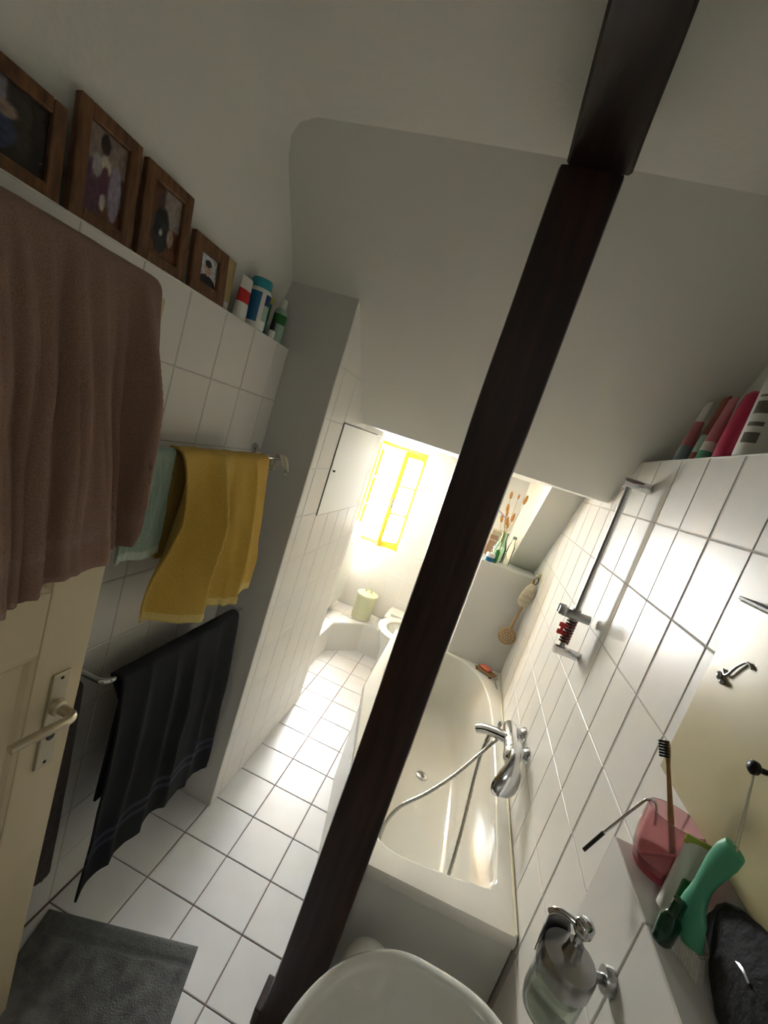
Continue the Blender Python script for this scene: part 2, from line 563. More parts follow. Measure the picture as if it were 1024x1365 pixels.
box('reveal_lining', 'white_paint', OX1 - 0.004, OX1 + 0.002, YW - 0.004, 3.93, OZ0, OZ1, ww, 0.001)

# ---- ceilings
ce = struct(box('ceiling', 'plaster', -0.9, 0.7, -0.2, 1.40, ZC, 2.62))
# sloped roof part: uneven plaster slab
bm = bmesh.new()
nx, ny = 26, 18
g0, g1 = [], []
for j in range(ny + 1):
    t = j / ny
    ra, rb = [], []
    for i in range(nx + 1):
        x = -1.10 + 1.90 * i / nx
        y = 1.02 + (1.99 - 1.02) * t
        bul = 0.020 * (1 - min(1, ((x + 0.05) / 0.8) ** 2)) * max(0, 1 - t * 2.2)
        w = noise.noise(Vector((x * 1.7, y * 2.0, 3.3))) * 0.006 * math.sin(PI * t)
        z = slope_z(y) - bul + w
        ra.append(bm.verts.new((x, y, z)))
        rb.append(bm.verts.new((x, y + 0.10, z + 0.14)))
    g0.append(ra)
    g1.append(rb)
for j in range(ny):
    for i in range(nx):
        bm.faces.new((g0[j][i], g0[j][i + 1], g0[j + 1][i + 1], g0[j + 1][i]))
        bm.faces.new((g1[j][i], g1[j + 1][i], g1[j + 1][i + 1], g1[j][i + 1]))
for j in range(ny):
    bm.faces.new((g0[j][0], g0[j + 1][0], g1[j + 1][0], g1[j][0]))
    bm.faces.new((g0[j][nx], g1[j][nx], g1[j + 1][nx], g0[j + 1][nx]))
for i in range(nx):
    bm.faces.new((g0[ny][i], g0[ny][i + 1], g1[ny][i + 1], g1[ny][i]))
    bm.faces.new((g0[0][i], g1[0][i], g1[0][i + 1], g0[0][i + 1]))
struct(finish(bm, 'ceiling_slope', 'plaster', None, True, 40))
struct(box('ceiling_low', 'plaster', -1.10, 0.80, 1.99, 3.95, ZF, 1.95))
# roof strip on the right with the dormer cheek
struct(prism('ceiling_slope_strip', 'plaster', [(2.42, ZF + 0.01), (3.03, 1.19), (3.7, 1.19), (3.7, ZF + 0.01)], 'x', 0.345, 0.53))

# ---- low wall behind the tub with a deep shelf on top
struct(box('wall_tub_end', 'plaster_paint', 0.155, 0.53, 2.78, 3.60, -0.12, 1.222, None, 0.002))

# ---- raised tiled platform
plat = [(-0.95, 2.45), (-0.733, 2.45), (-0.733, 3.147), (-0.515, 3.352), (0.155, 3.352), (0.155, 3.60), (-0.95, 3.60)]
pf = struct(prism('floor_platform', 'tile_wall', plat, 'z', -0.01, 0.243))
tile_grid(pf, (0, 0, 0.25), (1, 0, 0), (0, 1, 0), (-0.95, -0.733), (2.45, 3.147), 0.2, 0.2, -0.64, 3.39, 'tile_floor', 'floor_tile', gap=0.004)
tile_grid(pf, (0, 0, 0.25), (1, 0, 0), (0, 1, 0), (-0.95, -0.733), (3.147, 3.60), 0.2, 0.2, -0.64, 3.39, 'tile_floor', 'floor_tile', gap=0.004)
tile_grid(pf, (0, 0, 0.25), (1, 0, 0), (0, 1, 0), (-0.733, 0.155), (3.352, 3.60), 0.2, 0.2, -0.64, 3.39, 'tile_floor', 'floor_tile', gap=0.004)
prism('floor_tile', 'tile_floor', [(-0.731, 3.155), (-0.731, 3.348), (-0.525, 3.348)], 'z', 0.244, 0.25, pf)

# ---- plumbing box under the mirror ledge (tiled)
XB, YB, ZB = 0.42, 0.775, 1.22
pb = struct(box('wall_ledge_box', 'grout_wall', XB + 0.0015, XR, -0.08, YB - 0.0015, -0.12, ZB - 0.0015))
tile_grid(pb, (XB, 0, 0), (0, -1, 0), (0, 0, 1), (-YB, 0.08), (0.0, ZB), 0.1525, 0.2, -YB, 1.02, 'tile_wall', 'wall_tile')
tile_grid(pb, (0, 0, ZB), (1, 0, 0), (0, 1, 0), (XB, XR), (-0.08, YB), 0.1, 0.1525, XB, YB, 'tile_wall', 'ledge_tile')
tile_grid(pb, (0, YB, 0), (-1, 0, 0), (0, 0, 1), (-XR, -XB), (0.0, ZB), 0.1, 0.2, -XR, 1.02, 'tile_wall', 'wall_tile')

# ---- wall with the doorway (behind the viewer) and the hall beyond
bm = bmesh.new()
bx(bm, -1.10, -0.74, -0.2, -0.10, -0.12, 2.62)
bx(bm, 0.20, 0.80, -0.2, -0.10, -0.12, 2.62)
bx(bm, -0.74, 0.20, -0.2, -0.10, 1.92, 2.62)
struct(finish(bm, 'wall_door', 'plaster'))
struct(box('floor_hall', 'hall_floor', -1.5, 1.0, -2.2, -0.2, -0.12, 0.0))
struct(box('ceiling_hall', 'hall_wall', -1.5, 1.0, -2.2, -0.2, 2.5, 2.62))
struct(box('wall_hall_left', 'hall_wall', -1.6, -1.5, -2.2, -0.2, -0.12, 2.62))
struct(box('wall_hall_right', 'hall_wall', 1.0, 1.1, -2.2, -0.2, -0.12, 2.62))
struct(box('wall_hall_back', 'hall_wall', -1.6, 1.1, -2.3, -2.2, -0.12, 2.62))
bm = bmesh.new()
bx(bm, -1.5, -1.10, -0.2, -0.1, -0.12, 2.62)
bx(bm, 0.80, 1.0, -0.2, -0.1, -0.12, 2.62)
struct(finish(bm, 'wall_hall_front', 'hall_wall'))

# ================================================================== TIMBER
ps = thing('wooden_post', 'dark brown square wooden post standing from floor to ceiling beam', 'post', (-0.008, 1.052, 0))
bm = bmesh.new()
# hand-hewn post: slightly tapering box with wobbling edges
lv = 28
rows = []
for j in range(lv + 1):
    z = 2.3955 * j / lv
    row = []
    for k in range(24):
        s, q = divmod(k, 6)
        f = -1 + 2 * q / 6
        ux, uy = [(f, -1), (1, f), (-f, 1), (-1, -f)][s]
        wx = 0.065 + 0.0015 * math.sin(z * 3 + 1)
        if z < 0.25:
            wx += 0.006 * (1 - z / 0.25)
        rr = 1.0 - 0.05 * (max(abs(ux), abs(uy)) == 1 and min(abs(ux), abs(uy)) > 0.9)
        cx = 0.003 * math.sin(z * 2.3)
        w = noise.noise(Vector((ux * 2, uy * 2, z * 5))) * 0.0015
        row.append(bm.verts.new((cx + ux * wx * rr + w, uy * 0.05 * rr + w, z)))
    rows.append(row)
for A, B in zip(rows, rows[1:]):
    for k in range(24):
        bm.faces.new((A[k], A[(k + 1) % 24], B[(k + 1) % 24], B[k]))
bm.faces.new(rows[0][::-1])
bm.faces.new(rows[-1])
finish(bm, 'shaft', 'wood_dark', ps, True, 30)
box('plinth_strip', 'wood_dark', -0.092, -0.068, -0.05, 0.045, 0.001, 0.06, ps, 0.004, 2)

bmo = thing('ceiling_beam', 'dark brown wooden beam under the flat ceiling, resting on the post', 'beam', (0, 0.45, 2.395))
bm = bmesh.new()
rows = []
for j in range(31):
    y = -0.545 + 1.098 * j / 30
    wx = 0.065
    wr_ = max(0.032, 0.066 - 0.062 * (0.553 - y))
    ch = 0.006
    prof = [(-wx + ch, 0), (wr_ - ch, 0), (wr_, ch), (wr_, 0.13), (-wx, 0.13), (-wx, ch)]
    row = []
    for (x, z) in prof:
        w = noise.noise(Vector((x * 12, y * 4, z * 6))) * 0.002
        row.append(bm.verts.new((x + w, y, z + w)))
    rows.append(row)
for A, B in zip(rows, rows[1:]):
    for k in range(6):
        bm.faces.new((A[k], A[(k + 1) % 6], B[(k + 1) % 6], B[k]))
bm.faces.new(rows[0][::-1])
bm.faces.new(rows[-1])
finish(bm, 'beam_timber', 'wood_dark_y', bmo, True, 30)

# ================================================================== WINDOW
win = struct(empty('window_1', (0, 0, 0)))
win['label'] = 'small yellow wooden casement window in the tiled end wall'
FX0, FX1, FZ0, FZ1, FY = -0.945, -0.502, 0.834, 1.748, 3.74


def wbar(name, x0, x1, y0, y1, z0, z1, parent, m='yellow_paint', mtx=None):
    return box(name, m, x0, x1, y0, y1, z0, z1, parent, 0.003, 1, mtx)


wf = wbar('frame_jamb', FX0, FX0 + 0.045, FY, FY + 0.06, FZ0, FZ1, win)
wbar('frame_jamb', FX1 - 0.03, FX1, FY, FY + 0.06, FZ0, FZ1, win)
wbar('frame_head', FX0 + 0.045, FX1 - 0.03, FY, FY + 0.06, FZ1 - 0.04, FZ1, win)
wbar('frame_sill', FX0 + 0.045, FX1 - 0.03, FY, FY + 0.06, FZ0, FZ0 + 0.035, win)


def sash(mtx, w):
    h = FZ1 - FZ0 - 0.05
    s = empty('sash')
    s.parent = win
    s.matrix_world = mtx
    st = 0.036
    wbar('stile', 0, st, -0.02, 0.02, 0, h, s)
    wbar('stile', w - st, w, -0.02, 0.02, 0, h, s)
    wbar('rail', st, w - st, -0.02, 0.02, h - 0.05, h, s)
    wbar('rail', st, w - st, -0.02, 0.02, 0, 0.06, s)
    ph = (h - 0.11) / 3
    for k in (1, 2):
        wbar('glazing_bar', st, w - st, -0.012, 0.012, 0.06 + ph * k - 0.009, 0.06 + ph * k + 0.009, s)
    for k in range(3):
        box('pane', 'window_glass', st, w - st, -0.002, 0.002, 0.06 + ph * k + (0.009 if k else 0), 0.06 + ph * (k + 1) - (0.009 if k < 2 else 0), s)
    return s, w, h


# right sash swung into the room about its right edge
mt = Matrix.Translation((FX1 - 0.012, FY - 0.012, FZ0 + 0.022)) @ Matrix.Rotation(math.radians(38), 4, 'Z') @ Matrix.Translation((-0.222, 0, 0))
sR, sw, sh = sash(mt, 0.222)
hb = bmesh.new()
bx(hb, 0.006, 0.030, -0.026, -0.020, 0.36, 0.44, 0.002)
add_tube(hb, [(0.018, -0.022, 0.41), (0.018, -0.05, 0.41), (0.03, -0.056, 0.408), (0.085, -0.056, 0.402)], 0.007, 8)
finish(hb, 'sash_handle', 'chrome_satin', sR, True, 40)
# left sash folded right back against the window reveal
mt2 = Matrix.Translation((FX0 + 0.030, FY - 0.012, FZ0 + 0.022)) @ Matrix.Rotation(math.radians(-92), 4, 'Z')
sL, _, _ = sash(mt2, 0.165)

# ================================================================== RADIATOR
rd = thing('column_radiator', 'white ribbed radiator standing in the recess left of the window', 'radiator', (-0.855, 3.02, 0.25))
nel = 15
for i in range(nel):
    y = -0.40 + 0.80 * i / (nel - 1)
    bm = bmesh.new()
    bx(bm, -0.045, 0.055, y - 0.020, y + 0.020, 0.10, 0.79, 0.014, 3)
    finish(bm, 'rib', 'white_paint', rd, True, 50)
for z in (0.13, 0.72):
    box('header_pipe', 'white_paint', -0.02, 0.03, -0.40, 0.40, z, z + 0.04, rd)
bm = bmesh.new()
add_tube(bm, [(0.0, 0.40, 0.74), (0.0, 0.46, 0.74)], 0.012, 10)
vlv = finish(bm, 'valve', 'chrome_satin', rd, True, 40)
lathe('thermostat_head', 'white_plastic', [(0, 0), (0.02, 0), (0.024, 0.01), (0.022, 0.05), (0.015, 0.06), (0, 0.062)], vlv, 14, (0.01, 0.455, 0.74), Matrix.Rotation(PI / 2, 4, 'Y'))
box('heat_meter', 'white_plastic', 0.055, 0.075, -0.21, -0.175, 0.50, 0.60, rd, 0.006, 2)
for y in (-0.3, 0.34):
    bm = bmesh.new()
    add_tube(bm, [(0.01, y, 0.002), (0.01, y, 0.12)], 0.012, 10)
    add_tube(bm, [(0.01, y, 0.002), (0.01, y, 0.012)], 0.022, 10)
    finish(bm, 'foot', 'white_paint', rd, True, 40)

# ================================================================== PEDAL BIN ON PLATFORM
bn = thing('lidded_bin', 'cream enamel bin with a lid and handle on the platform under the window', 'bin', (-0.588, 3.44, 0.25))
lathe('bin_body', 'bin_enamel', [(0, 0.002), (0.078, 0.002), (0.082, 0.006), (0.088, 0.20), (0.090, 0.206), (0.084, 0.206), (0.0, 0.19)], bn, 32)
bnl = lathe('bin_lid', 'bin_enamel', [(0.091, 0.206), (0.093, 0.222), (0.090, 0.228), (0.06, 0.236), (0.0, 0.242)], bn, 32)
bm = bmesh.new()
add_tube(bm, spline([(-0.025, 0, 0.238), (-0.022, 0, 0.262), (0, 0, 0.268), (0.022, 0, 0.262), (0.025, 0, 0.238)], 5), 0.006, 8)
finish(bm, 'lid_handle', 'bin_enamel', bnl, True)

# ================================================================== TOILET
wc = thing('toilet', 'white ceramic toilet with an open seat ring by the tiled platform', 'toilet', (-0.20, 3.15, 0))
bm = bmesh.new()
add_lathe(bm, [(0.0, 0.001), (0.11, 0.001), (0.12, 0.02), (0.10, 0.10), (0.13, 0.25), (0.165, 0.36), (0.172, 0.385), (0.165, 0.395),
               (0.128, 0.395), (0.115, 0.37), (0.085, 0.26), (0.05, 0.21), (0.0, 0.20)], 40, (0, 0, 0), None, 1.0, 1.22)
finish(bm, 'bowl', 'ceramic', wc, True, 60)
bm = bmesh.new()
add_lathe(bm, [(0.122, 0.397), (0.118, 0.408), (0.128, 0.418), (0.165, 0.418), (0.182, 0.410), (0.182, 0.399), (0.17, 0.397), (0.122, 0.397)], 40, (0, 0, 0), None, 1.0, 1.2)
finish(bm, 'seat_ring', 'white_plastic', wc, True, 60)
box('rear_deck', 'ceramic', -0.185, 0.185, 0.19, 0.445, 0.252, 0.40, wc, 0.02, 3, None, True)
box('seat_hinge', 'white_plastic', -0.14, 0.14, 0.205, 0.245, 0.40, 0.424, wc, 0.008, 2, None, True)

# ================================================================== BATHTUB
TZ = 0.56
outer = [(0.516, 1.132), (0.0, 1.112), (-0.03, 1.125), (-0.2, 1.93), (-0.213, 1.99), (-0.216, 2.776), (0.15, 2.776), (0.516, 2.776)]
inner = spline([(0.441, 1.252), (0.37, 1.236), (0.31, 1.223), (0.165, 1.205), (0.09, 1.213), (0.052, 1.262), (0.03, 1.40), (-0.02, 1.65), (-0.09, 1.90), (-0.14, 2.10),
                (-0.155, 2.35), (-0.13, 2.56), (-0.06, 2.68), (0.05, 2.735), (0.168, 2.742), (0.28, 2.72), (0.37, 2.62), (0.423, 2.47), (0.452, 2.25), (0.462, 1.95),
                (0.463, 1.70), (0.460, 1.45), (0.458, 1.30)], 6, True)
inner = [(p.x, p.y) for p in [Vector((q[0], q[1], 0)) for q in [(v[0], v[1]) for v in inner]]] if len(inner[0]) == 3 else [(p[0], p[1]) for p in inner]
TC = (0.19, 1.95)


def ray_poly(poly, c, d):
    best = None
    n = len(poly)
    for i in range(n):
        ax, ay = poly[i][0] - c[0], poly[i][1] - c[1]
        bx_, by = poly[(i + 1) % n][0] - c[0], poly[(i + 1) % n][1] - c[1]
        ex, ey = bx_ - ax, by - ay
        den = d[0] * ey - d[1] * ex
        if abs(den) < 1e-12:
            continue
        t = (ax * ey - ay * ex) / den
        s = (ax * d[1] - ay * d[0]) / den
        if t > 0 and -1e-6 <= s <= 1 + 1e-6:
            if best is None or t > best:
                best = t
    return (c[0] + d[0] * best, c[1] + d[1] * best)


NT = 160
dirs = []
for i in range(NT):
    a = 2 * PI * i / NT
    dirs.append((math.cos(a) * 0.34, math.sin(a) * 0.82))
# make sure the four outer corners are hit exactly
for corner in ((0.516, 1.132), (0.516, 2.776), (-0.216, 2.776), (-0.2, 1.93), (-0.03, 1.125)):
    dx, dy = corner[0] - TC[0], corner[1] - TC[1]
    best = max(range(NT), key=lambda k: (dirs[k][0] * dx + dirs[k][1] * dy) / math.hypot(*dirs[k]))
    dirs[best] = (dx, dy)
RO = [ray_poly(outer, TC, d) for d in dirs]
RI = [ray_poly(inner, TC, d) for d in dirs]


def toward(p, q, dist):
    dx, dy = q[0] - p[0], q[1] - p[1]
    l = math.hypot(dx, dy)
    return (p[0] + dx / l * dist, p[1] + dy / l * dist)


def scaled(ring, s, c=(0.2, 1.93)):
    return [(c[0] + (p[0] - c[0]) * s, c[1] + (p[1] - c[1]) * (s + (1 - s) * 0.45)) for p in ring]


tub = thing('bathtub', 'white acrylic bathtub with tapered front beside the right tiled wall', 'bathtub', (0, 0, 0))
levels = []
levels.append((RO, 0.525))
levels.append((RO, 0.552))
levels.append(([toward(o, i, 0.006) for o, i in zip(RO, RI)], TZ))
levels.append(([toward(i, o, 0.010) for o, i in zip(RO, RI)], TZ))
levels.append(([toward(i, o, 0.003) for o, i in zip(RO, RI)], TZ - 0.003))
levels.append((RI, TZ - 0.012))
for s, z in ((0.985, 0.50), (0.955, 0.42), (0.92, 0.34), (0.88, 0.27), (0.82, 0.21), (0.74, 0.175), (0.62, 0.16), (0.3, 0.155)):
    levels.append((scaled(RI, s), z))
bm = bmesh.new()
rings = [[bm.verts.new((p[0], p[1], z)) for p in ring] for ring, z in levels]
for A, B in zip(rings, rings[1:]):
    for k in range(NT):
        bm.faces.new((A[k], A[(k + 1) % NT], B[(k + 1) % NT], B[k]))
bm.faces.new(rings[-1])
finish(bm, 'tub_shell', 'acrylic', tub, True, 50)
bm = bmesh.new()
AP = [toward(o, i, 0.012) for o, i in zip(RO, RI)]
AP = [((0.516 if o[0] > 0.505 else p[0]), p[1]) for p, o in zip(AP, RO)]
A = [bm.verts.new((p[0], p[1], 0.001)) for p in AP]
B = [bm.verts.new((p[0], p[1], 0.53)) for p in AP]
for k in range(NT):
    bm.faces.new((A[k], A[(k + 1) % NT], B[(k + 1) % NT], B[k]))
finish(bm, 'apron_panel', 'acrylic_panel', tub, True, 20)
lathe('drain', 'chrome', [(0, 0.006), (0.025, 0.006), (0.032, 0.002), (0.033, 0.0)], tub, 20, (0.22, 2.1, 0.156))
tube('sealant_bead', 'silicone', [(0.513, 1.14, TZ + 0.002), (0.513, 2.77, TZ + 0.002)], 0.005, tub, 8)

# ================================================================== BATH MIXER + HOSE
mx = thing('bath_mixer', 'chrome lever bath mixer tap on the tiled wall over the tub', 'tap', (XR, 1.72, 0.76))
# local: x towards the wall is +, y depth
for yy in (-0.055, 0.085):
    lathe('wall_rosette', 'chrome', [(0, 0.0), (0.034, 0.0), (0.033, 0.008), (0.02, 0.02), (0.018, 0.05), (0, 0.05)], mx, 24,
          (-0.001, yy, 0.0), Matrix.Rotation(-PI / 2, 4, 'Y'))
bm = bmesh.new()
add_tube(bm, [(-0.062, 0.115, 0), (-0.062, 0.10, 0), (-0.062, -0.06, 0), (-0.062, -0.085, 0)], lambda t: 0.030 - 0.006 * abs(2 * t - 1) ** 4, 20)
finish(bm, 'mixer_body', 'chrome', mx, True, 50)
bm = bmesh.new()
add_lathe(bm, [(0, -0.02), (0.026, -0.02), (0.032, -0.012), (0.034, 0.02), (0.028, 0.036), (0.012, 0.044), (0, 0.045)], 24, (-0.066, -0.09, 0.006), Matrix.Rotation(PI / 2 + 0.35, 4, 'X'))
finish(bm, 'cartridge_cap', 'chrome', mx, True, 50)
# lever: paddle that drops towards the viewer
bm = bmesh.new()
cl = spline([(-0.066, -0.105, 0.032), (-0.066, -0.135, 0.020), (-0.068, -0.165, -0.018), (-0.074, -0.19, -0.06), (-0.078, -0.205, -0.098)], 6)
hw = [0.013, 0.014, 0.017, 0.025, 0.037, 0.044, 0.047, 0.043, 0.026]
rows = []
L = len(cl)
for i, p in enumerate(cl):
    t = i / (L - 1) * (len(hw) - 1)
    k = min(int(t), len(hw) - 2)
    w = hw[k] + (hw[k + 1] - hw[k]) * (t - k)
    d = (cl[min(i + 1, L - 1)] - cl[max(i - 1, 0)]).normalized()
    sdir = Vector((0.95, 0.0, 0.25)).normalized()
    nrm = sdir.cross(d).normalized()
    row = []
    for q in range(12):
        a = 2 * PI * q / 12
        row.append(bm.verts.new(p + sdir * w * math.cos(a) + nrm * (0.007 + 0.004 * math.sin(PI * i / L)) * math.sin(a)))
    rows.append(row)
for A, B in zip(rows, rows[1:]):
    for k in range(12):
        bm.faces.new((A[k], A[(k + 1) % 12], B[(k + 1) % 12], B[k]))
bm.faces.new(rows[0][::-1])
bm.faces.new(rows[-1])
finish(bm, 'lever', 'chrome', mx, True, 60)
# spout with flat top, knob
bm = bmesh.new()
sp = [(-0.075, 0.02, -0.004), (-0.11, 0.045, -0.018), (-0.155, 0.075, -0.040), (-0.185, 0.09, -0.062)]
add_tube(bm, spline(sp, 5), lambda t: 0.025 - 0.006 * t, 14)
finish(bm, 'spout', 'chrome', mx, True, 50)
bm = bmesh.new()
add_lathe(bm, [(0, 0), (0.006, 0), (0.006, 0.018), (0.009, 0.02), (0.009, 0.036), (0.006, 0.04), (0, 0.04)], 14, (-0.115, 0.05, -0.004))
finish(bm, 'diverter_knob', 'chrome', mx, True, 50)

hs = thing('shower_hose', 'ribbed metal shower hose looping from the mixer down into the tub', 'hose', (0, 0, 0))
hp = spline([(0.385, 1.775, 0.715), (0.378, 1.765, 0.66), (0.375, 1.72, 0.58), (0.378, 1.62, 0.46), (0.372, 1.50, 0.35), (0.352, 1.40, 0.295), (0.30, 1.34, 0.262), (0.22, 1.33, 0.255),
             (0.14, 1.35, 0.30), (0.095, 1.38, 0.36), (0.088, 1.42, 0.42), (0.12, 1.47, 0.475), (0.20, 1.54, 0.52), (0.28, 1.62, 0.575), (0.35, 1.70, 0.64), (0.42, 1.78, 0.71), (0.448, 1.80, 0.735)], 22)
bm = bmesh.new()
NH = len(hp)
add_tube(bm, hp, lambda t: 0.0068 + 0.0008 * math.sin(t * NH * PI * 0.66), 8)
finish(bm, 'hose_tube', 'hose_metal', hs, True, 60)
tube('hose_nut', 'chrome', [(0.385, 1.776, 0.722), (0.381, 1.770, 0.685)], 0.010, hs, 12)

# ================================================================== SHOWER RAIL
sr = thing('shower_rail', 'chrome shower rail on the right tiled wall above the tub', 'shower rail', (XR, 1.585, 1.25))
XB0 = -0.066
tube('rail_bar', 'chrome_satin', [(XB0, 0, 0.0), (XB0, 0, 0.62)], 0.0095, sr, 16)
for z in (-0.012, 0.615):
    bm = bmesh.new()
    add_lathe(bm, [(0, -0.004), (0.012, -0.004), (0.0165, 0.0), (0.0165, 0.076), (0.0165, 0.087), (0, 0.0872)], 20, (0, 0, z), Matrix.Rotation(-PI / 2, 4, 'Y'))
    finish(bm, 'wall_bracket', 'chrome', sr, True, 45)
bm = bmesh.new()
add_lathe(bm, [(0, 0), (0.016, 0), (0.016, 0.09), (0.013, 0.096), (0, 0.096)], 18, (-0.018, -0.012, 0.128), Matrix.Rotation(-PI / 2, 4, 'Y'))
add_tube(bm, [(XB0, 0, 0.105), (XB0, 0, 0.15)], 0.0155, 16)
bx(bm, -0.128, -0.100, -0.032, -0.024, 0.118, 0.15, 0.002)
bx(bm, -0.128, -0.100, -0.004, 0.004, 0.118, 0.15, 0.002)
finish(bm, 'slider', 'chrome_satin', sr, True, 45)

sc = thing('spiral_hair_tie', 'brown spiral hair tie coiled round the bar of the shower rail', 'hair tie', (XR + XB0, 1.585, 1.268))
pts = []
for i in range(12 * 8 + 1):
    a = 2 * PI * i / 12
    pts.append((0.0155 * math.cos(a), 0.0155 * math.sin(a), 0.088 * i / 96))
tube('coil', 'spring_brown', pts, 0.0036, sc, 8)
cw = thing('hair_clip', 'small red claw clip clamped on the shower rail bar', 'hair clip', (XR + XB0 - 0.026, 1.572, 1.305))
for zz in (0.0, 0.026):
    bm = bmesh.new()
    bx(bm, -0.013, 0.010, -0.006, 0.006, zz - 0.009, zz + 0.009, 0.004, 2)
    for q in (-0.006, 0.0, 0.006):
        add_tube(bm, [(0.008, 0.0, zz + q), (0.014, -0.006, zz + q), (0.016, -0.012, zz + q * 0.6)], 0.0016, 6)
    finish(bm, 'clip_jaw', 'plastic_red', cw, True, 50)
box('clip_spine', 'plastic_red', -0.005, 0.005, -0.005, 0.005, -0.005, 0.03, cw, 0.002)

# ================================================================== BACK BRUSH, LOOFAH, SOAP
bb = thing('bath_brush', 'round wooden bath brush with long handle hanging in the tub corner', 'brush', (0.478, 2.735, 0.825))
lathe('brush_head', 'wood_light', [(0, -0.012), (0.048, -0.012), (0.055, -0.006), (0.055, 0.008), (0.048, 0.014), (0, 0.014)], bb, 28, (-0.015, 0, 0), Matrix.Rotation(PI / 2, 4, 'X'))
tube('brush_handle', 'wood_light', spline([(-0.012, 0, 0.045), (-0.004, 0.0, 0.12), (0.006, 0.0, 0.22), (0.012, 0.0, 0.33), (0.014, 0.0, 0.40)], 6), lambda t: 0.0105 - 0.003 * math.sin(PI * t), bb, 10)
bm = bmesh.new()
for rr_, nn in ((0.0, 1), (0.018, 6), (0.036, 12)):
    for k in range(nn):
        a = 2 * PI * k / nn
        add_lathe(bm, [(0, 0.004), (0.0035, 0.003), (0.004, 0)], 6, (-0.015 + rr_ * math.cos(a), -0.014, rr_ * math.sin(a)), Matrix.Rotation(PI / 2, 4, 'X'))
finish(bm, 'massage_studs', 'bristle_white', bb)
tube('hanging_loop', 'string', spline([(0.014, 0, 0.395), (0.006, -0.004, 0.425), (0.02, -0.004, 0.44), (0.028, 0.0, 0.42), (0.016, 0, 0.395)], 5), 0.0018, bb, 6)
lf = thing('loofah', 'cream loofah pad hanging with the bath brush in the tub corner', 'loofah', (0.478, 2.685, 1.125))
bm = bmesh.new()
add_lathe(bm, [(0, -0.075), (0.022, -0.072), (0.036, -0.05), (0.038, 0), (0.034, 0.05), (0.02, 0.078), (0, 0.082)], 20, (0, 0, 0), Matrix.Rotation(0.18, 4, 'Y'), 1.0, 0.55)
for v in bm.verts:
    v.co += v.co.normalized() * noise.noise(v.co * 60) * 0.003
finish(bm, 'pad', 'loofah', lf, True)
bm = bmesh.new()
for z in (-0.035, 0.0, 0.035):
    ring = [((0.0375 - abs(z) * 0.05) * math.cos(a) + z * 0.18, (0.0375 - abs(z) * 0.05) * 0.56 * math.sin(a), z) for a in [i * PI / 10 for i in range(21)]]
    add_tube(bm, ring, 0.0015, 6)
finish(bm, 'stitching', 'wood_light', lf, True)
tube('hanging_loop', 'metal_dark', spline([(0.012, 0, 0.078), (0.004, 0.004, 0.11), (0.024, 0.01, 0.125), (0.03, 0.004, 0.10), (0.016, 0, 0.078)], 5), 0.003, lf, 6)
hk = thing('wall_hook', 'small adhesive hook on the wall holding the bath brush', 'hook', (0.505, 2.745, 1.25))
box('hook_plate', 'plastic_beige', 0.006, 0.0145, -0.012, 0.012, -0.02, 0.02, hk, 0.002)
tube('hook_arm', 'chrome', spline([(0.008, 0, 0.0), (-0.012, 0, -0.004), (-0.018, 0, 0.008)], 4), 0.0025, hk, 8)

sd = thing('soap_dish', 'wooden slatted soap dish on the corner of the tub rim', 'soap dish', (0.418, 2.685, TZ + 0.0005), -0.6)
for k in range(5):
    box('slat', 'wood_bamboo', -0.065, 0.065, -0.035 + k * 0.0155, -0.025 + k * 0.0155, 0.012, 0.020, sd, 0.002)
for xx in (-0.055, 0.047):
    box('runner', 'wood_bamboo', xx, xx + 0.008, -0.036, 0.037, 0.0, 0.012, sd, 0.001)
so = thing('soap_bar', 'orange pink soap bar lying on the wooden dish', 'soap', (0.412, 2.690, TZ + 0.0208), -0.6)
bm = bmesh.new()
bx(bm, -0.036, 0.036, -0.022, 0.022, 0, 0.022, 0.009, 3)
finish(bm, 'bar', 'soap', so, True)
rz = thing('safety_razor', 'chrome razor lying on the tub rim beside the soap dish', 'razor', (0.478, 2.585, TZ + 0.006), 0.25)
tube('razor_handle', 'chrome', spline([(-0.004, -0.055, 0.0), (0.0, -0.01, 0.004), (0.004, 0.03, 0.012)], 5), 0.0048, rz, 10)
box('razor_head', 'chrome', -0.016, 0.022, 0.028, 0.04, 0.008, 0.018, rz, 0.003, 2)

# ================================================================== THINGS ON THE TUB-END SHELF
SZ = 1.2225


def bottle(name, label, cat, loc, prof, m, cap=None, capm=None, band=None, bandm=None, n=20, group=None, sx=1.0, sy=1.0, rotz=0.0):
    t = thing(name, label, cat, loc, rotz, group)
    lathe('body', m, prof, t, n, sx=sx, sy=sy)
    if cap:
        lathe('cap', capm, cap, t, n, sx=sx, sy=sy)
    if band:
        lathe('label_band', bandm, band, t, n, sx=sx, sy=sy)
    return t


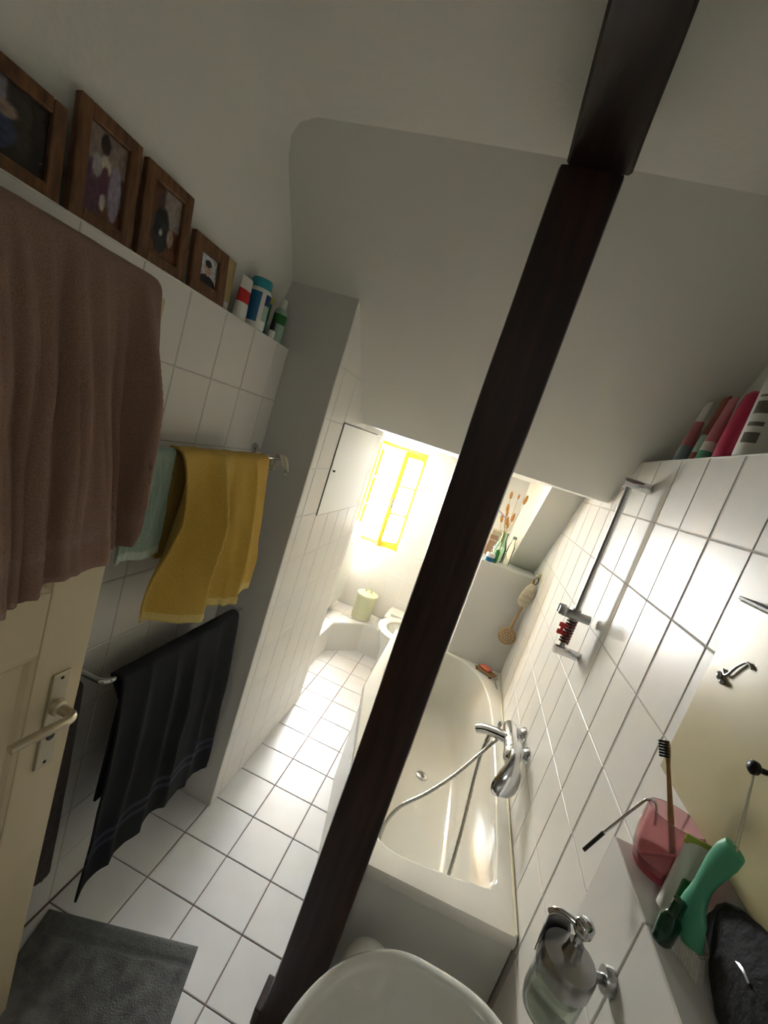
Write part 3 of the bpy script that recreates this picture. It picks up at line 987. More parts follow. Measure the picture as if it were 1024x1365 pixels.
va = bottle('glass_vase', 'pale green glass vase holding dried grass on the shelf behind the tub', 'vase', (0.246, 2.90, SZ),
            [(0, 0.001), (0.040, 0.001), (0.044, 0.01), (0.044, 0.09), (0.036, 0.12), (0.024, 0.15), (0.022, 0.185), (0.026, 0.20), (0.023, 0.20), (0.019, 0.185),
             (0.021, 0.15), (0.033, 0.118), (0.041, 0.09), (0.041, 0.012), (0, 0.008)], 'green_glass')
heads = [(0.196, 1.665, 1.0), (0.288, 1.665, 1.25), (0.202, 1.58, 1.1), (0.190, 1.505, 1.1), (0.226, 1.50, 1.15), (0.258, 1.53, 1.2), (0.244, 1.672, 0.7), (0.212, 1.545, 0.9), (0.240, 1.475, 0.9)]
for i, (hx, hz, hs_) in enumerate(heads):
    g = thing('dried_flower_stem', 'dried orange bunny tail stem standing in the green glass vase', 'dried grass', (0.246, 2.90, SZ + 0.01), 0, 'dried grass stems in the vase')
    ex, ez = hx - 0.246, hz - SZ - 0.01
    ey = random.uniform(-0.03, 0.03)
    p = spline([(ex * 0.10, ey * 0.1, 0.0), (ex * 0.12, ey * .1, 0.12), (ex * 0.25, ey * .3, 0.19), (ex * 0.75, ey * .8, ez * 0.75), (ex, ey, ez)], 5)
    tube('stem', 'stem_dry', p, 0.0013, g, 5)
    d = Vector((ex, ey, ez)) - Vector((ex * 0.75, ey * .8, ez * 0.75))
    q = d.to_track_quat('Z', 'Y').to_matrix().to_4x4()
    lathe('seed_head', 'grass_dry', [(0, -0.026 * hs_), (0.007 * hs_, -0.02 * hs_), (0.0095 * hs_, 0), (0.007 * hs_, 0.018 * hs_), (0, 0.03 * hs_)], g, 10, (ex, ey, ez), q)
lv_ = thing('lavender_sprig', 'small lilac dried flower sprig leaning out of the green vase', 'dried flower', (0.246, 2.90, SZ + 0.01))
tube('stem', 'stem_dry', spline([(-0.004, -0.01, 0), (-0.008, -0.01, 0.19), (-0.04, -0.015, 0.285), (-0.09, -0.02, 0.315)], 5), 0.0012, lv_, 5)
bm = bmesh.new()
for k in range(9):
    add_lathe(bm, [(0, -0.006), (0.005, 0), (0, 0.007)], 6, (-0.035 - k * 0.007, -0.016 + random.uniform(-.004, .004), 0.283 + k * 0.0038 + random.uniform(-.004, .004)))
finish(bm, 'blossoms', 'plastic_lilac', lv_)
bottle('clear_bottle', 'slim clear glass bottle on the shelf behind the tub', 'bottle', (0.312, 2.885, SZ),
       [(0, 0.001), (0.021, 0.001), (0.022, 0.01), (0.022, 0.12), (0.014, 0.15), (0.011, 0.16), (0.011, 0.18), (0, 0.18)], 'clear_glass',
       [(0.0125, 0.178), (0.0125, 0.198), (0, 0.2)], 'plastic_greyblue')
bottle('dropper_bottle', 'small green bottle with white tip in front of the green vase', 'bottle', (0.236, 2.825, SZ),
       [(0, 0.001), (0.016, 0.001), (0.017, 0.008), (0.017, 0.075), (0.010, 0.088), (0.008, 0.095), (0, 0.095)], 'plastic_green',
       [(0.0105, 0.09), (0.010, 0.105), (0.006, 0.112), (0.004, 0.138), (0, 0.14)], 'white_plastic')
bottle('cream_jar', 'low cosmetic jar with white lid and blue body beside the dropper bottle', 'jar', (0.203, 2.815, SZ),
       [(0, 0.001), (0.026, 0.001), (0.028, 0.006), (0.028, 0.032), (0, 0.032)], 'plastic_blue',
       [(0.030, 0.030), (0.030, 0.05), (0.027, 0.054), (0, 0.055)], 'white_plastic')
bk = thing('tan_box', 'tan cardboard box at the bottom of the small pile on the tub shelf', 'box', (0.196, 3.05, SZ))
box('carton', 'paper_tan', -0.03, 0.03, -0.05, 0.05, 0.001, 0.085, bk, 0.002)
bk = thing('tan_box', 'tan cardboard box in the middle of the small pile on the tub shelf', 'box', (0.196, 3.05, SZ + 0.0855))
box('carton', 'paper_tan', -0.028, 0.028, -0.045, 0.045, 0.0, 0.06, bk, 0.002)
box('strip', 'paper_cream', -0.0285, 0.0285, -0.0455, 0.0455, 0.022, 0.03, bk)
bk = thing('cream_box', 'cream folded paper packet on top of the tan boxes on the shelf', 'box', (0.200, 3.05, SZ + 0.146))
box('carton', 'paper_cream', -0.032, 0.032, -0.045, 0.045, 0.0, 0.038, bk, 0.004)

# ================================================================== DOOR with towel
dr = struct(empty('door_1', (0, 0, 0)))
dr['label'] = 'open cream painted panel door standing against the left wall'
DX0, DX1, DY0, DY1, DZ1 = -0.738, -0.70, 0.015, 0.755, 1.872
SW = 0.115


def dbox(n, y0, y1, z0, z1, x1=DX1, x0=DX0, bev=0.003):
    return box(n, 'door_paint', x0, x1, y0, y1, z0, z1, dr, bev, 2)


dbox('stile', DY0, DY0 + SW, 0.008, DZ1)
dbox('stile', DY1 - SW, DY1, 0.008, DZ1)
dbox('rail', DY0 + SW, DY1 - SW, DZ1 - 0.12, DZ1)
dbox('rail', DY0 + SW, DY1 - SW, 1.13, 1.27)
dbox('rail', DY0 + SW, DY1 - SW, 0.008, 0.17)
dbox('panel', DY0 + SW, DY1 - SW, 0.17, 1.13, DX1 - 0.012, DX0 + 0.012, 0)
dbox('panel', DY0 + SW, DY1 - SW, 1.27, DZ1 - 0.12, DX1 - 0.012, DX0 + 0.012, 0)
for (z0, z1) in ((0.17, 1.13), (1.27, DZ1 - 0.12)):
    bm = bmesh.new()
    y0, y1 = DY0 + SW, DY1 - SW
    wM = 0.018
    xs = (DX1 - 0.002, DX1 - 0.012)
    o_ = [(y0, z0), (y1, z0), (y1, z1), (y0, z1)]
    i_ = [(y0 + wM, z0 + wM), (y1 - wM, z0 + wM), (y1 - wM, z1 - wM), (y0 + wM, z1 - wM)]
    a = [bm.verts.new((xs[0], *p)) for p in o_]
    b = [bm.verts.new((xs[0] - 0.003, (p[0] + q[0]) / 2, (p[1] + q[1]) / 2)) for p, q in zip(o_, i_)]
    c = [bm.verts.new((xs[1], *p)) for p in i_]
    for P_, Q_ in ((a, b), (b, c)):
        for k in range(4):
            bm.faces.new((P_[k], P_[(k + 1) % 4], Q_[(k + 1) % 4], Q_[k]))
    finish(bm, 'moulding', 'door_paint', dr)
hd = empty('door_handle', (DX1, 0.70, 0.95))
hd.parent = dr
box('handle_plate', 'alu_handle', 0.0, 0.006, -0.021, 0.021, -0.125, 0.115, hd, 0.003, 2)
bm = bmesh.new()
add_tube(bm, spline([(0.004, 0.0, 0.03), (0.03, 0.0, 0.03), (0.05, -0.002, 0.031), (0.058, -0.016, 0.032), (0.058, -0.05, 0.034), (0.054, -0.10, 0.034), (0.050, -0.125, 0.032)], 6),
         lambda t: 0.0115 - 0.002 * t, 12)
add_lathe(bm, [(0.018, 0), (0.017, 0.012), (0.012, 0.016), (0, 0.016)], 18, (0.005, 0, 0.03), Matrix.Rotation(PI / 2, 4, 'Y'))
finish(bm, 'lever', 'alu_handle', hd, True, 45)
lathe('key_cylinder', 'metal_dark', [(0.009, 0), (0.009, 0.004), (0, 0.004)], hd, 14, (0.005, 0, -0.045), Matrix.Rotation(PI / 2, 4, 'Y'))
bm = bmesh.new()
for zz in (-0.112, 0.102):
    add_lathe(bm, [(0.004, 0), (0.003, 0.002), (0, 0.0025)], 8, (0.006, 0.0, zz), Matrix.Rotation(PI / 2, 4, 'Y'))
finish(bm, 'screws', 'metal_dark', hd)


# ================================================================== TOWELS
def towel(name, label, mats, xr, zr, hx, ytop, ybot, zb, back, fold, amp, nu=90, nv=80, bands=(), thick=0.007, seed=0, cat='towel', sag=0.0, lean=0.0):
    """cloth over a bar along y. hx: half width over the bar, zb(u): hem height at the front,
    fold(u, v): wave -1..1, bands: (v0, v1, material index)"""
    root = thing(name, label, cat, (xr, (ytop[0] + ytop[1]) / 2, zr))
    ox, oy, oz = root.location
    bm = bmesh.new()
    rows = []
    path = []
    nb = 24
    for j in range(nb + 1):                       # back side, bottom to top
        path.append(('b', 1 - j / nb))
    for j in range(1, 8):                         # over the bar
        path.append(('o', j / 8))
    for j in range(nv + 1):                       # front
        path.append(('f', j / nv))
    for kind, s in path:
        row = []
        for i in range(nu + 1):
            u = i / nu
            if kind == 'b':
                y = ytop[0] + (ytop[1] - ytop[0]) * (u + 0.10 * (1 - u) * min(1, 4 * s))
                z = zr - back * s
                x = xr - hx - 0.004 * abs(math.sin(9 * u + seed)) * s
            elif kind == 'o':
                a = PI * (1 - s)
                y = ytop[0] + (ytop[1] - ytop[0]) * u
                x = xr + hx * math.cos(a)
                z = zr + hx * 0.55 * math.sin(a) + 0.003 * noise.noise(Vector((u * 9, seed, 0)))
            else:
                e = s * s * (3 - 2 * s)
                y = (ytop[0] + (ytop[1] - ytop[0]) * u) * (1 - s) + (ybot[0] + (ybot[1] - ybot[0]) * u) * s
                zbot = zb(u)
                z = zr + (zbot - zr) * s
                k = 0.12 + 0.88 * min(1.0, s * 2.6) ** 0.7
                f = fold(u, s)
                x = xr + hx + amp * k * (0.5 + 0.5 * f) + lean * s
                x += 0.003 * k * noise.noise(Vector((u * 14, s * 6, seed + 2.0)))
                y += amp * 0.5 * k * noise.noise(Vector((u * 5, s * 2, seed + 5.0)))
                z += 0.004 * s * noise.noise(Vector((u * 22, seed, 1.0)))
            row.append(bm.verts.new((x - ox, y - oy, z - oz)))
        rows.append((kind, s, row))
    for (k0, s0, A), (k1, s1, B) in zip(rows, rows[1:]):
        mi = 0
        if k1 == 'f':
            for (b0, b1, idx) in bands:
                if b0 <= s1 <= b1:
                    mi = idx
        for i in range(nu):
            f = bm.faces.new((A[i], A[i + 1], B[i + 1], B[i]))
            f.material_index = mi
    o = finish(bm, 'cloth', mats, root, True)
    md = o.modifiers.new('thickness', 'SOLIDIFY')
    md.thickness = thick
    md.offset = 1.0
    return root


def ridge(t):
    return 1.0 - 2.0 * abs(math.sin(PI * t)) ** 0.8


def brown_fold(u, s):
    w = u + 0.05 * noise.noise(Vector((u * 4, s * 1.5, 3)))
    return (0.55 * ridge(4.1 * w - 0.35 * s + 0.2) + 0.35 * math.sin(2 * PI * (5.3 * w - 0.5 * s) + 2.0)
            + 0.5 * noise.noise(Vector((u * 7 - s * 1.2, s * 1.5, 1))) + 0.22 * ridge(12.0 * w - 0.9 * s) + 0.15 * noise.noise(Vector((u * 30 - s * 3, s * 3, 9))))


towel('bath_towel', 'large brown bath towel draped over the top of the door', ['towel_brown', 'towel_brown_band'], -0.719, 1.876, 0.034,
      (0.20, 0.715), (0.22, 0.762), lambda u: 1.285 + 0.075 * u ** 3 + 0.012 * math.sin(9 * u), 0.62, brown_fold, 0.060, 260, 100,
      ((0.845, 0.885, 1), (0.99, 1.0, 1)), 0.008, 1)


def yellow_fold(u, s):
    w = u + 0.16 * s * (1 - u)
    return (0.75 * ridge(2.6 * w - 0.02) + 0.30 * math.sin(2 * PI * (3.3 * w) + 0.6) + 0.3 * noise.noise(Vector((u * 8, s * 2, 4)))) * (0.8 + 0.3 * s)


towel('hand_towel', 'mustard yellow hand towel hanging on the upper towel rail', ['towel_yellow', 'towel_yellow_hem'], -0.715, 1.565, 0.013,
      (0.895, 1.325), (0.90, 1.41), lambda u: 1.105 - 0.035 * u - 0.015 * math.sin(PI * u), 0.30, yellow_fold, 0.080, 110, 70,
      ((0.955, 1.0, 1),), 0.005, 2)
towel('hand_towel', 'pale grey green hand towel hanging beside the yellow one', ['towel_green', 'towel_green_hem'], -0.715, 1.565, 0.013,
      (0.762, 0.888), (0.775, 0.905), lambda u: 1.298 + 0.004 * math.sin(8 * u), 0.24, lambda u, s: 0.5 * math.sin(2 * PI * (1.6 * u + 0.2 * s)), 0.008, 50, 50,
      ((0.94, 1.0, 1),), 0.005, 3)


def black_fold(u, s):
    return 0.6 * ridge(5.2 * u + 0.1 * s) + 0.35 * math.sin(2 * PI * (3.1 * u + 0.1 * s) + 1.0) + 0.3 * noise.noise(Vector((u * 9, s * 2, 7)))


towel('bath_towel', 'black bath towel with a dark blue band hanging on the lower towel rail', ['towel_black', 'towel_black_band'], -0.715, 0.945, 0.013,
      (0.885, 1.425), (0.885, 1.50), lambda u: 0.225 + 0.03 * u + 0.02 * math.sin(5 * u), 0.45, black_fold, 0.032, 110, 80,
      ((0.78, 0.80, 1), (0.83, 0.85, 1)), 0.007, 4)


# folded dark cloth behind the door edge
towel('hanging_cloth', 'grey brown cloth hanging low behind the edge of the door', ['cloth_grey_brown'], -0.80, 0.90, 0.01,
      (0.70, 0.86), (0.72, 0.885), lambda u: 0.29 - 0.02 * u, 0.3, lambda u, s: math.sin(2 * PI * 1.5 * u), 0.012, 30, 40, (), 0.005, 6, 'cloth')


def towel_rail(label, z):
    t = thing('towel_rail', label, 'towel rail', (XL, 1.17, z), 0, 'towel rails on the left wall')
    dx = 0.13
    tube('rail_bar', 'chrome', spline([(0.004, -0.32, 0), (dx - 0.035, -0.32, 0), (dx - 0.01, -0.315, 0), (dx, -0.29, 0), (dx, -0.2, 0), (dx, 0.0, 0), (dx, 0.2, 0), (dx, 0.27, 0), (dx, 0.302, 0)], 5), 0.0075, t, 12)
    tube('rail_arm', 'chrome', [(0.004, 0.302, 0), (dx - 0.004, 0.302, 0)], 0.006, t, 10)
    for y in (-0.32, 0.302):
        lathe('wall_rosette', 'chrome', [(0, 0), (0.021, 0), (0.02, 0.006), (0.010, 0.010), (0, 0.010)], t, 18, (0.0005, y, 0), Matrix.Rotation(PI / 2, 4, 'Y'))
    return t


towel_rail('chrome towel rail with the yellow and green towels on it', 1.565)
towel_rail('chrome towel rail with the black towel on it', 0.945)

# little white rag on the end of the upper rail
rg = thing('rag', 'small white rag hooked over the end of the upper towel rail', 'cloth', (-0.715, 1.445, 1.565))
bm = bmesh.new()
rows = []
for j in range(13):
    s = j / 12
    row = []
    for i in range(9):
        u = i / 8 - 0.5
        a = s * 2 - 1
        xx = 0.012 * math.sin(PI * a / 2) + 0.016 * a + 0.01 * math.sin(8 * u + 2 * s)
        zz = 0.014 - 0.075 * abs(a) ** 1.6 * (0.75 + 0.4 * u)
        row.append(bm.verts.new((xx, u * 0.05 * (1 - 0.3 * abs(a)) + 0.012 * s, zz)))
    rows.append(row)
for A, B in zip(rows, rows[1:]):
    for i in range(8):
        bm.faces.new((A[i], A[i + 1], B[i + 1], B[i]))
o = finish(bm, 'cloth', 'cloth_white', rg, True)
md = o.modifiers.new('thickness', 'SOLIDIFY')
md.thickness = 0.004
md.offset = 0.0

# ================================================================== BATH MAT
bt = thing('bath_mat', 'grey shaggy bath mat lying on the white floor tiles by the door', 'bath mat', (-0.348, 1.091, 0.0005), math.radians(14.5))
bm = bmesh.new()
nx, ny = 60, 80
W_, H_ = 0.49, 0.80
grid = []
for j in range(ny + 1):
    row = []
    for i in range(nx + 1):
        u, v = i / nx, j / ny
        e = min(u, 1 - u) * W_
        e2 = min(v, 1 - v) * H_
        ed = min(1, min(e, e2) / 0.012)
        z = 0.004 + 0.010 * ed ** 0.5
        if 0.055 < v * H_ < 0.068:
            z -= 0.005
        z += 0.0025 * noise.noise(Vector((u * 40, v * 55, 0))) * ed
        row.append(bm.verts.new((-W_ * (1 - u), -H_ * v, z)))
    grid.append(row)
for j in range(ny):
    for i in range(nx):
        f = bm.faces.new((grid[j][i], grid[j + 1][i], grid[j + 1][i + 1], grid[j][i + 1]))
        f.material_index = 1 if j / ny * H_ < 0.062 else 0
per = [grid[0][i] for i in range(nx + 1)] + [grid[j][nx] for j in range(1, ny + 1)] + [grid[ny][i] for i in range(nx - 1, -1, -1)] + [grid[j][0] for j in range(ny - 1, 0, -1)]
low = [bm.verts.new((v.co.x, v.co.y, 0.0)) for v in per]
for k in range(len(per)):
    bm.faces.new((per[k], per[(k + 1) % len(per)], low[(k + 1) % len(per)], low[k]))
finish(bm, 'pile', ['mat_grey', 'mat_band'], bt, True, 60)


# ================================================================== PICTURE FRAMES ON THE LEFT LEDGE
def blob(px, py, cx, cy, rx, ry):
    return ((px - cx) / rx) ** 2 + ((py - cy) / ry) ** 2 < 1


def ph_pair_seated(x, y):
    c = (58, 52, 46)
    if x < 0.55 and y > 0.45: c = (128, 126, 132)
    if y < 0.2: c = (46, 42, 34)
    if blob(x, y, 0.42, 0.36, 0.26, 0.3): c = (62, 68, 92)
    if blob(x, y, 0.34, 0.72, 0.11, 0.13): c = (164, 138, 118)
    if blob(x, y, 0.55, 0.62, 0.12, 0.1): c = (150, 128, 112)
    if blob(x, y, 0.12, 0.35, 0.10, 0.12): c = (182, 172, 162)
    if x > 0.82: c = (38, 30, 26)
    return c


def ph_dress(x, y):
    c = (96, 84, 92)
    if y > 0.62: c = (140, 122, 112)
    if y < 0.24: c = (98, 62, 44)
    if blob(x, y, 0.22, 0.30, 0.3, 0.3): c = (92, 62, 78)
    if blob(x, y, 0.45, 0.86, 0.12, 0.12): c = (54, 38, 32)
    if blob(x, y, 0.48, 0.62, 0.16, 0.12): c = (196, 182, 166)
    if blob(x, y, 0.78, 0.38, 0.16, 0.34): c = (154, 142, 160)
    if blob(x, y, 0.50, 0.40, 0.12, 0.22): c = (96, 50, 66)
    if blob(x, y, 0.30, 0.58, 0.12, 0.14): c = (166, 158, 156)
    if blob(x, y, 0.50, 0.20, 0.07, 0.10): c = (206, 196, 186)
    return c


def ph_black_coat(x, y):
    c = (92, 54, 34)
    if x > 0.45 and y > 0.5: c = (150, 140, 132)
    if y < 0.2: c = (112, 72, 46)
    if blob(x, y, 0.42, 0.40, 0.26, 0.34): c = (34, 32, 34)
    if blob(x, y, 0.34, 0.80, 0.12, 0.12): c = (74, 48, 36)
    if blob(x, y, 0.74, 0.36, 0.11, 0.14): c = (166, 138, 118)
    if blob(x, y, 0.42, 0.36, 0.05, 0.05): c = (196, 190, 184)
    return c


def ph_portrait(x, y):
    c = (196, 198, 200)
    if blob(x, y, 0.5, 0.02, 0.5, 0.34): c = (26, 26, 30)
    if blob(x, y, 0.5, 0.56, 0.17, 0.24): c = (186, 148, 128)
    if blob(x, y, 0.5, 0.74, 0.18, 0.12): c = (44, 34, 30)
    return c


def picture_frame(label, y0, y1, h, bar, depth, fn, lean=0.10, xf=-0.862):
    w = y1 - y0
    t = thing('picture_frame', label, 'picture frame', (xf, (y0 + y1) / 2, LEDGE_L + 0.0008), 0, 'wooden picture frames on the ledge')
    R = Matrix.Rotation(-lean, 4, 'Y')     # tip backwards towards the wall
    # front face towards +x; local y along the wall
    for (a0, a1, b0, b1) in ((-w / 2, -w / 2 + bar, 0, h), (w / 2 - bar, w / 2, 0, h)):
        box('frame_bar', 'wood_frame', -depth, 0, a0, a1, b0, b1, t, 0.002, 1, R)
    for (b0, b1) in ((0, bar), (h - bar, h)):
        box('frame_bar', 'wood_frame', -depth, 0, -w / 2 + bar, w / 2 - bar, b0, b1, t, 0.002, 1, R)
    bck = box('backing', 'paper_tan', -depth, -depth + 0.004, -w / 2 + bar, w / 2 - bar, bar, h - bar, t, 0, 1, R)
    nxp, nyp = 36, 44
    verts, faces = [], []
    x = -depth + 0.006
    for j in range(nyp + 1):
        for i in range(nxp + 1):
            v = R @ Vector((x, -w / 2 + bar + (w - 2 * bar) * i / nxp, bar + (h - 2 * bar) * j / nyp))
            verts.append(tuple(v))
    for j in range(nyp):
        for i in range(nxp):
            a = j * (nxp + 1) + i
            faces.append((a, a + 1, a + nxp + 2, a + nxp + 1))
    me = bpy.data.meshes.new('photo')
    me.from_pydata(verts, [], faces)
    ca = me.color_attributes.new('print', 'FLOAT_COLOR', 'POINT')
    for j in range(nyp + 1):
        for i in range(nxp + 1):
            acc = [0, 0, 0]
            for (dx, dy) in ((0, 0), (.018, .01), (-.018, -.012), (.01, -.016)):
                c = fn(i / nxp + dx, j / nyp + dy)
                n_ = 1 + 0.22 * noise.noise(Vector((i * .35, j * .3, h * 10)))
                for k in range(3):
                    acc[k] += c[k] * n_ / 4
            ca.data[j * (nxp + 1) + i].color = lin([min(1, a / 255) for a in acc]) + (1,)
    me.materials.append(M('photo_print'))
    link(bpy.data.objects.new('photo', me), bck)
    return t


picture_frame('wide wooden picture frame with a photo of a person in blue seated', 0.455, 0.650, 0.158, 0.025, 0.014, ph_pair_seated)
picture_frame('tall wooden picture frame with a photo of a person in pale purple clothes', 0.668, 0.808, 0.205, 0.026, 0.016, ph_dress)
picture_frame('wooden picture frame with a photo of a person in a black coat', 0.824, 0.970, 0.200, 0.027, 0.016, ph_black_coat)
picture_frame('smallest wooden picture frame with a small portrait photo', 0.995, 1.138, 0.145, 0.035, 0.016, ph_portrait, 0.13)


# ================================================================== BOTTLES ON THE LEFT LEDGE
def squeeze_tube(name, label, loc, h, w, d, sections, rotz=0.0, lean=0.0, cat='tube', crimp_m='white_plastic', group=None):
    """standing tube: round cap at the bottom, flat crimped top; sections: (z0, z1, material, partname)"""
    t = thing(name, label, cat, loc, rotz, group)
    R = Matrix.Rotation(lean, 4, 'Y')

    def ring(z):
        f = z / h
        rx = w / 2 * (0.92 + 0.08 * f)
        ry = d / 2 * (1 - f ** 1.5) + 0.003 * f
        return rx, ry
    for (z0, z1, m, pn) in sections:
        bm = bmesh.new()
        rs = []
        ns = 6
        for j in range(ns + 1):
            z = z0 + (z1 - z0) * j / ns
            rx, ry = ring(z)
            rs.append([bm.verts.new(R @ Vector((ry * math.cos(2 * PI * k / 20), rx * math.sin(2 * PI * k / 20), z))) for k in range(20)])
        for A, B in zip(rs, rs[1:]):
            for k in range(20):
                bm.faces.new((A[k], A[(k + 1) % 20], B[(k + 1) % 20], B[k]))
        bm.faces.new(rs[0][::-1])
        bm.faces.new(rs[-1])
        finish(bm, pn, m, t, True, 50)
    return t


ZL = LEDGE_L + 0.0008
squeeze_tube('cream_tube', 'beige cosmetic tube behind the white and red tube', (-0.905, 1.185, ZL), 0.15, 0.040, 0.036,
             [(0, 0.03, 'white_plastic', 'cap'), (0.03, 0.15, 'plastic_beige', 'body')])
squeeze_tube('toothpaste_tube', 'white cosmetic tube with a broad red band beside the smallest frame', (-0.870, 1.226, ZL), 0.125, 0.056, 0.036,
             [(0, 0.05, 'white_plastic', 'body'), (0.05, 0.088, 'plastic_red', 'label_band'), (0.088, 0.125, 'white_plastic', 'body')])
mb = thing('mouthwash_bottle', 'round white bottle with turquoise cap and blue labels on the picture ledge', 'bottle', (-0.880, 1.318, ZL))
lathe('body', 'white_plastic', [(0, 0.001), (0.034, 0.001), (0.038, 0.006), (0.038, 0.112), (0.034, 0.124), (0.024, 0.130), (0, 0.130)], mb, 30)
lathe('cap', 'plastic_aqua', [(0.032, 0.1255), (0.033, 0.130), (0.033, 0.150), (0.030, 0.156), (0, 0.157)], mb, 30)
for (a0, a1, z0, z1, m) in ((-1.75, -0.78, 0.02, 0.112, 'plastic_blue'), (-0.40, 0.65, 0.078, 0.112, 'plastic_navy'), (-0.40, 0.65, 0.03, 0.078, 'plastic_mint'), (0.65, 1.3, 0.02, 0.10, 'plastic_aqua')):
    bm = bmesh.new()
    A, B = [], []
    for k in range(11):
        a = a0 + (a1 - a0) * k / 10
        A.append(bm.verts.new((0.0384 * math.cos(a), 0.0384 * math.sin(a), z0)))
        B.append(bm.verts.new((0.0384 * math.cos(a), 0.0384 * math.sin(a), z1)))
    for k in range(10):
        bm.faces.new((A[k], A[k + 1], B[k + 1], B[k]))
    finish(bm, 'label_patch', m, mb, True)
gbx = thing('carton', 'green and yellow medicine carton standing behind the turquoise capped bottle', 'box', (-0.915, 1.405, ZL), 0.1)
box('carton_lower', 'plastic_aqua', -0.018, 0.018, -0.028, 0.028, 0.0, 0.06, gbx, 0.001)
box('carton_middle', 'plastic_green', -0.018, 0.018, -0.028, 0.028, 0.06, 0.115, gbx, 0.001)
box('carton_top', 'plastic_yellow', -0.018, 0.018, -0.028, 0.028, 0.115, 0.135, gbx, 0.001)
box('carton_base', 'plastic_navy', -0.0185, 0.0185, -0.0285, -0.016, 0.001, 0.04, gbx)
bottle('spray_bottle', 'slim clear bottle with white cap and green print at the end of the picture ledge', 'bottle', (-0.878, 1.468, ZL),
       [(0, 0.001), (0.022, 0.001), (0.024, 0.006), (0.024, 0.10), (0.018, 0.116), (0.012, 0.120), (0, 0.120)], 'plastic_mint',
       [(0.0135, 0.118), (0.0135, 0.142), (0.011, 0.150), (0, 0.152)], 'white_plastic', [(0.0243, 0.062), (0.0243, 0.096)], 'plastic_green')
bottle('nail_polish', 'tiny black capped bottle at the front of the picture ledge', 'bottle', (-0.858, 1.405, ZL),
       [(0, 0.001), (0.012, 0.001), (0.013, 0.004), (0.013, 0.024), (0.007, 0.028), (0, 0.028)], 'white_plastic',
       [(0.0075, 0.028), (0.0085, 0.03), (0.007, 0.065), (0, 0.066)], 'plastic_black')

# ================================================================== BOTTLES ON THE RIGHT LEDGE
ZR_ = LEDGE_R + 0.0008
squeeze_tube('lotion_bottle', 'grey blue lotion bottle with white cap at the end of the right ledge', (0.552, 1.550, ZR_), 0.200, 0.050, 0.040,
             [(0, 0.055, 'plastic_greyblue', 'label_band'), (0.055, 0.135, 'plastic_rose', 'body'), (0.135, 0.200, 'white_plastic', 'cap')], 0, 0.06, 'bottle')
squeeze_tube('cream_tube', 'rust brown cosmetic tube with mint lower half on the right ledge', (0.560, 1.468, ZR_), 0.205, 0.052, 0.036,
             [(0, 0.03, 'plastic_rust', 'cap'), (0.03, 0.085, 'plastic_mint', 'label_band'), (0.085, 0.205, 'plastic_rust', 'body')], 0, 0.06)
squeeze_tube('cream_tube', 'rose cosmetic tube with teal cap on the right ledge', (0.548, 1.392, ZR_), 0.185, 0.050, 0.036,
             [(0, 0.028, 'plastic_teal', 'cap'), (0.028, 0.055, 'white_plastic', 'label_band'), (0.055, 0.185, 'plastic_rose', 'body')], 0, 0.06)
pk = thing('shampoo_bottle', 'hot pink rounded shampoo bottle on the right ledge', 'bottle', (0.556, 1.305, ZR_))
lathe('body', 'plastic_hotpink', [(0, 0.001), (0.026, 0.001), (0.030, 0.006), (0.032, 0.05), (0.030, 0.15), (0.024, 0.177), (0.012, 0.188), (0, 0.190)], pk, 24, (0, 0, 0), Matrix.Rotation(0.05, 4, 'Y'), 0.75, 1.05)
wt = thing('lotion_bottle', 'large white lotion bottle with grey printing on the right ledge', 'bottle', (0.560, 1.195, ZR_))
lathe('body', 'white_plastic', [(0, 0.001), (0.036, 0.001), (0.040, 0.008), (0.040, 0.185), (0.036, 0.203), (0.016, 0.212), (0, 0.213)], wt, 28, (0, 0, 0), None, 0.8, 1.0)
for (z0, z1) in ((0.035, 0.06), (0.075, 0.085), (0.105, 0.135), (0.145, 0.150)):
    bm = bmesh.new()
    A, B = [], []
    for k in range(9):
        a = PI * 1.02 + 1.0 * k / 8
        A.append(bm.verts.new((0.0404 * 0.8 * math.cos(a), 0.0404 * math.sin(a), z0)))
        B.append(bm.verts.new((0.0404 * 0.8 * math.cos(a), 0.0404 * math.sin(a), z1)))
    for k in range(8):
        bm.faces.new((A[k], A[k + 1], B[k + 1], B[k]))
    finish(bm, 'printed_line', 'print_grey', wt, True)

# ================================================================== CREAM CABINET DOOR ABOVE THE LEDGE
cp = thing('wall_cabinet', 'flat glossy cream cabinet hung on the wall above the tiled ledge', 'cabinet', (XR, 0.50, 1.325))
cfr = box('cabinet_front', 'cream_panel', -0.026, -0.0005, -0.42, 0.376, 0.0, 0.352, cp, 0.003, 2)
box('top_strip', 'metal_dark', -0.030, -0.0005, -0.42, 0.376, 0.352, 0.358, cp, 0.001)
lathe('cabinet_knob', 'plastic_black', [(0.004, 0), (0.004, 0.008), (0.009, 0.012), (0.010, 0.018), (0.006, 0.022), (0, 0.023)], cfr, 16, (-0.026, 0.162, 0.155), Matrix.Rotation(-PI / 2, 4, 'Y'))
bm = bmesh.new()
add_tube(bm, spline([(-0.028, 0.33, 0.232), (-0.030, 0.318, 0.226), (-0.030, 0.31, 0.232), (-0.030, 0.30, 0.25), (-0.029, 0.285, 0.266), (-0.028, 0.27, 0.262)], 5), 0.0022, 8)
add_tube(bm, [(-0.028, 0.335, 0.222), (-0.031, 0.325, 0.216)], 0.0045, 8)
add_tube(bm, [(-0.028, 0.322, 0.212), (-0.031, 0.312, 0.214)], 0.0045, 8)
finish(bm, 'wire_hook', 'chrome_satin', cp, True)

# ================================================================== WASHBASIN
ba = thing('washbasin', 'white ceramic washbasin mounted on the tiled box below the soap dispenser', 'washbasin', (0.20, 0.44, 0.85))
NB = 96
BXC = (0.20, 0.44)


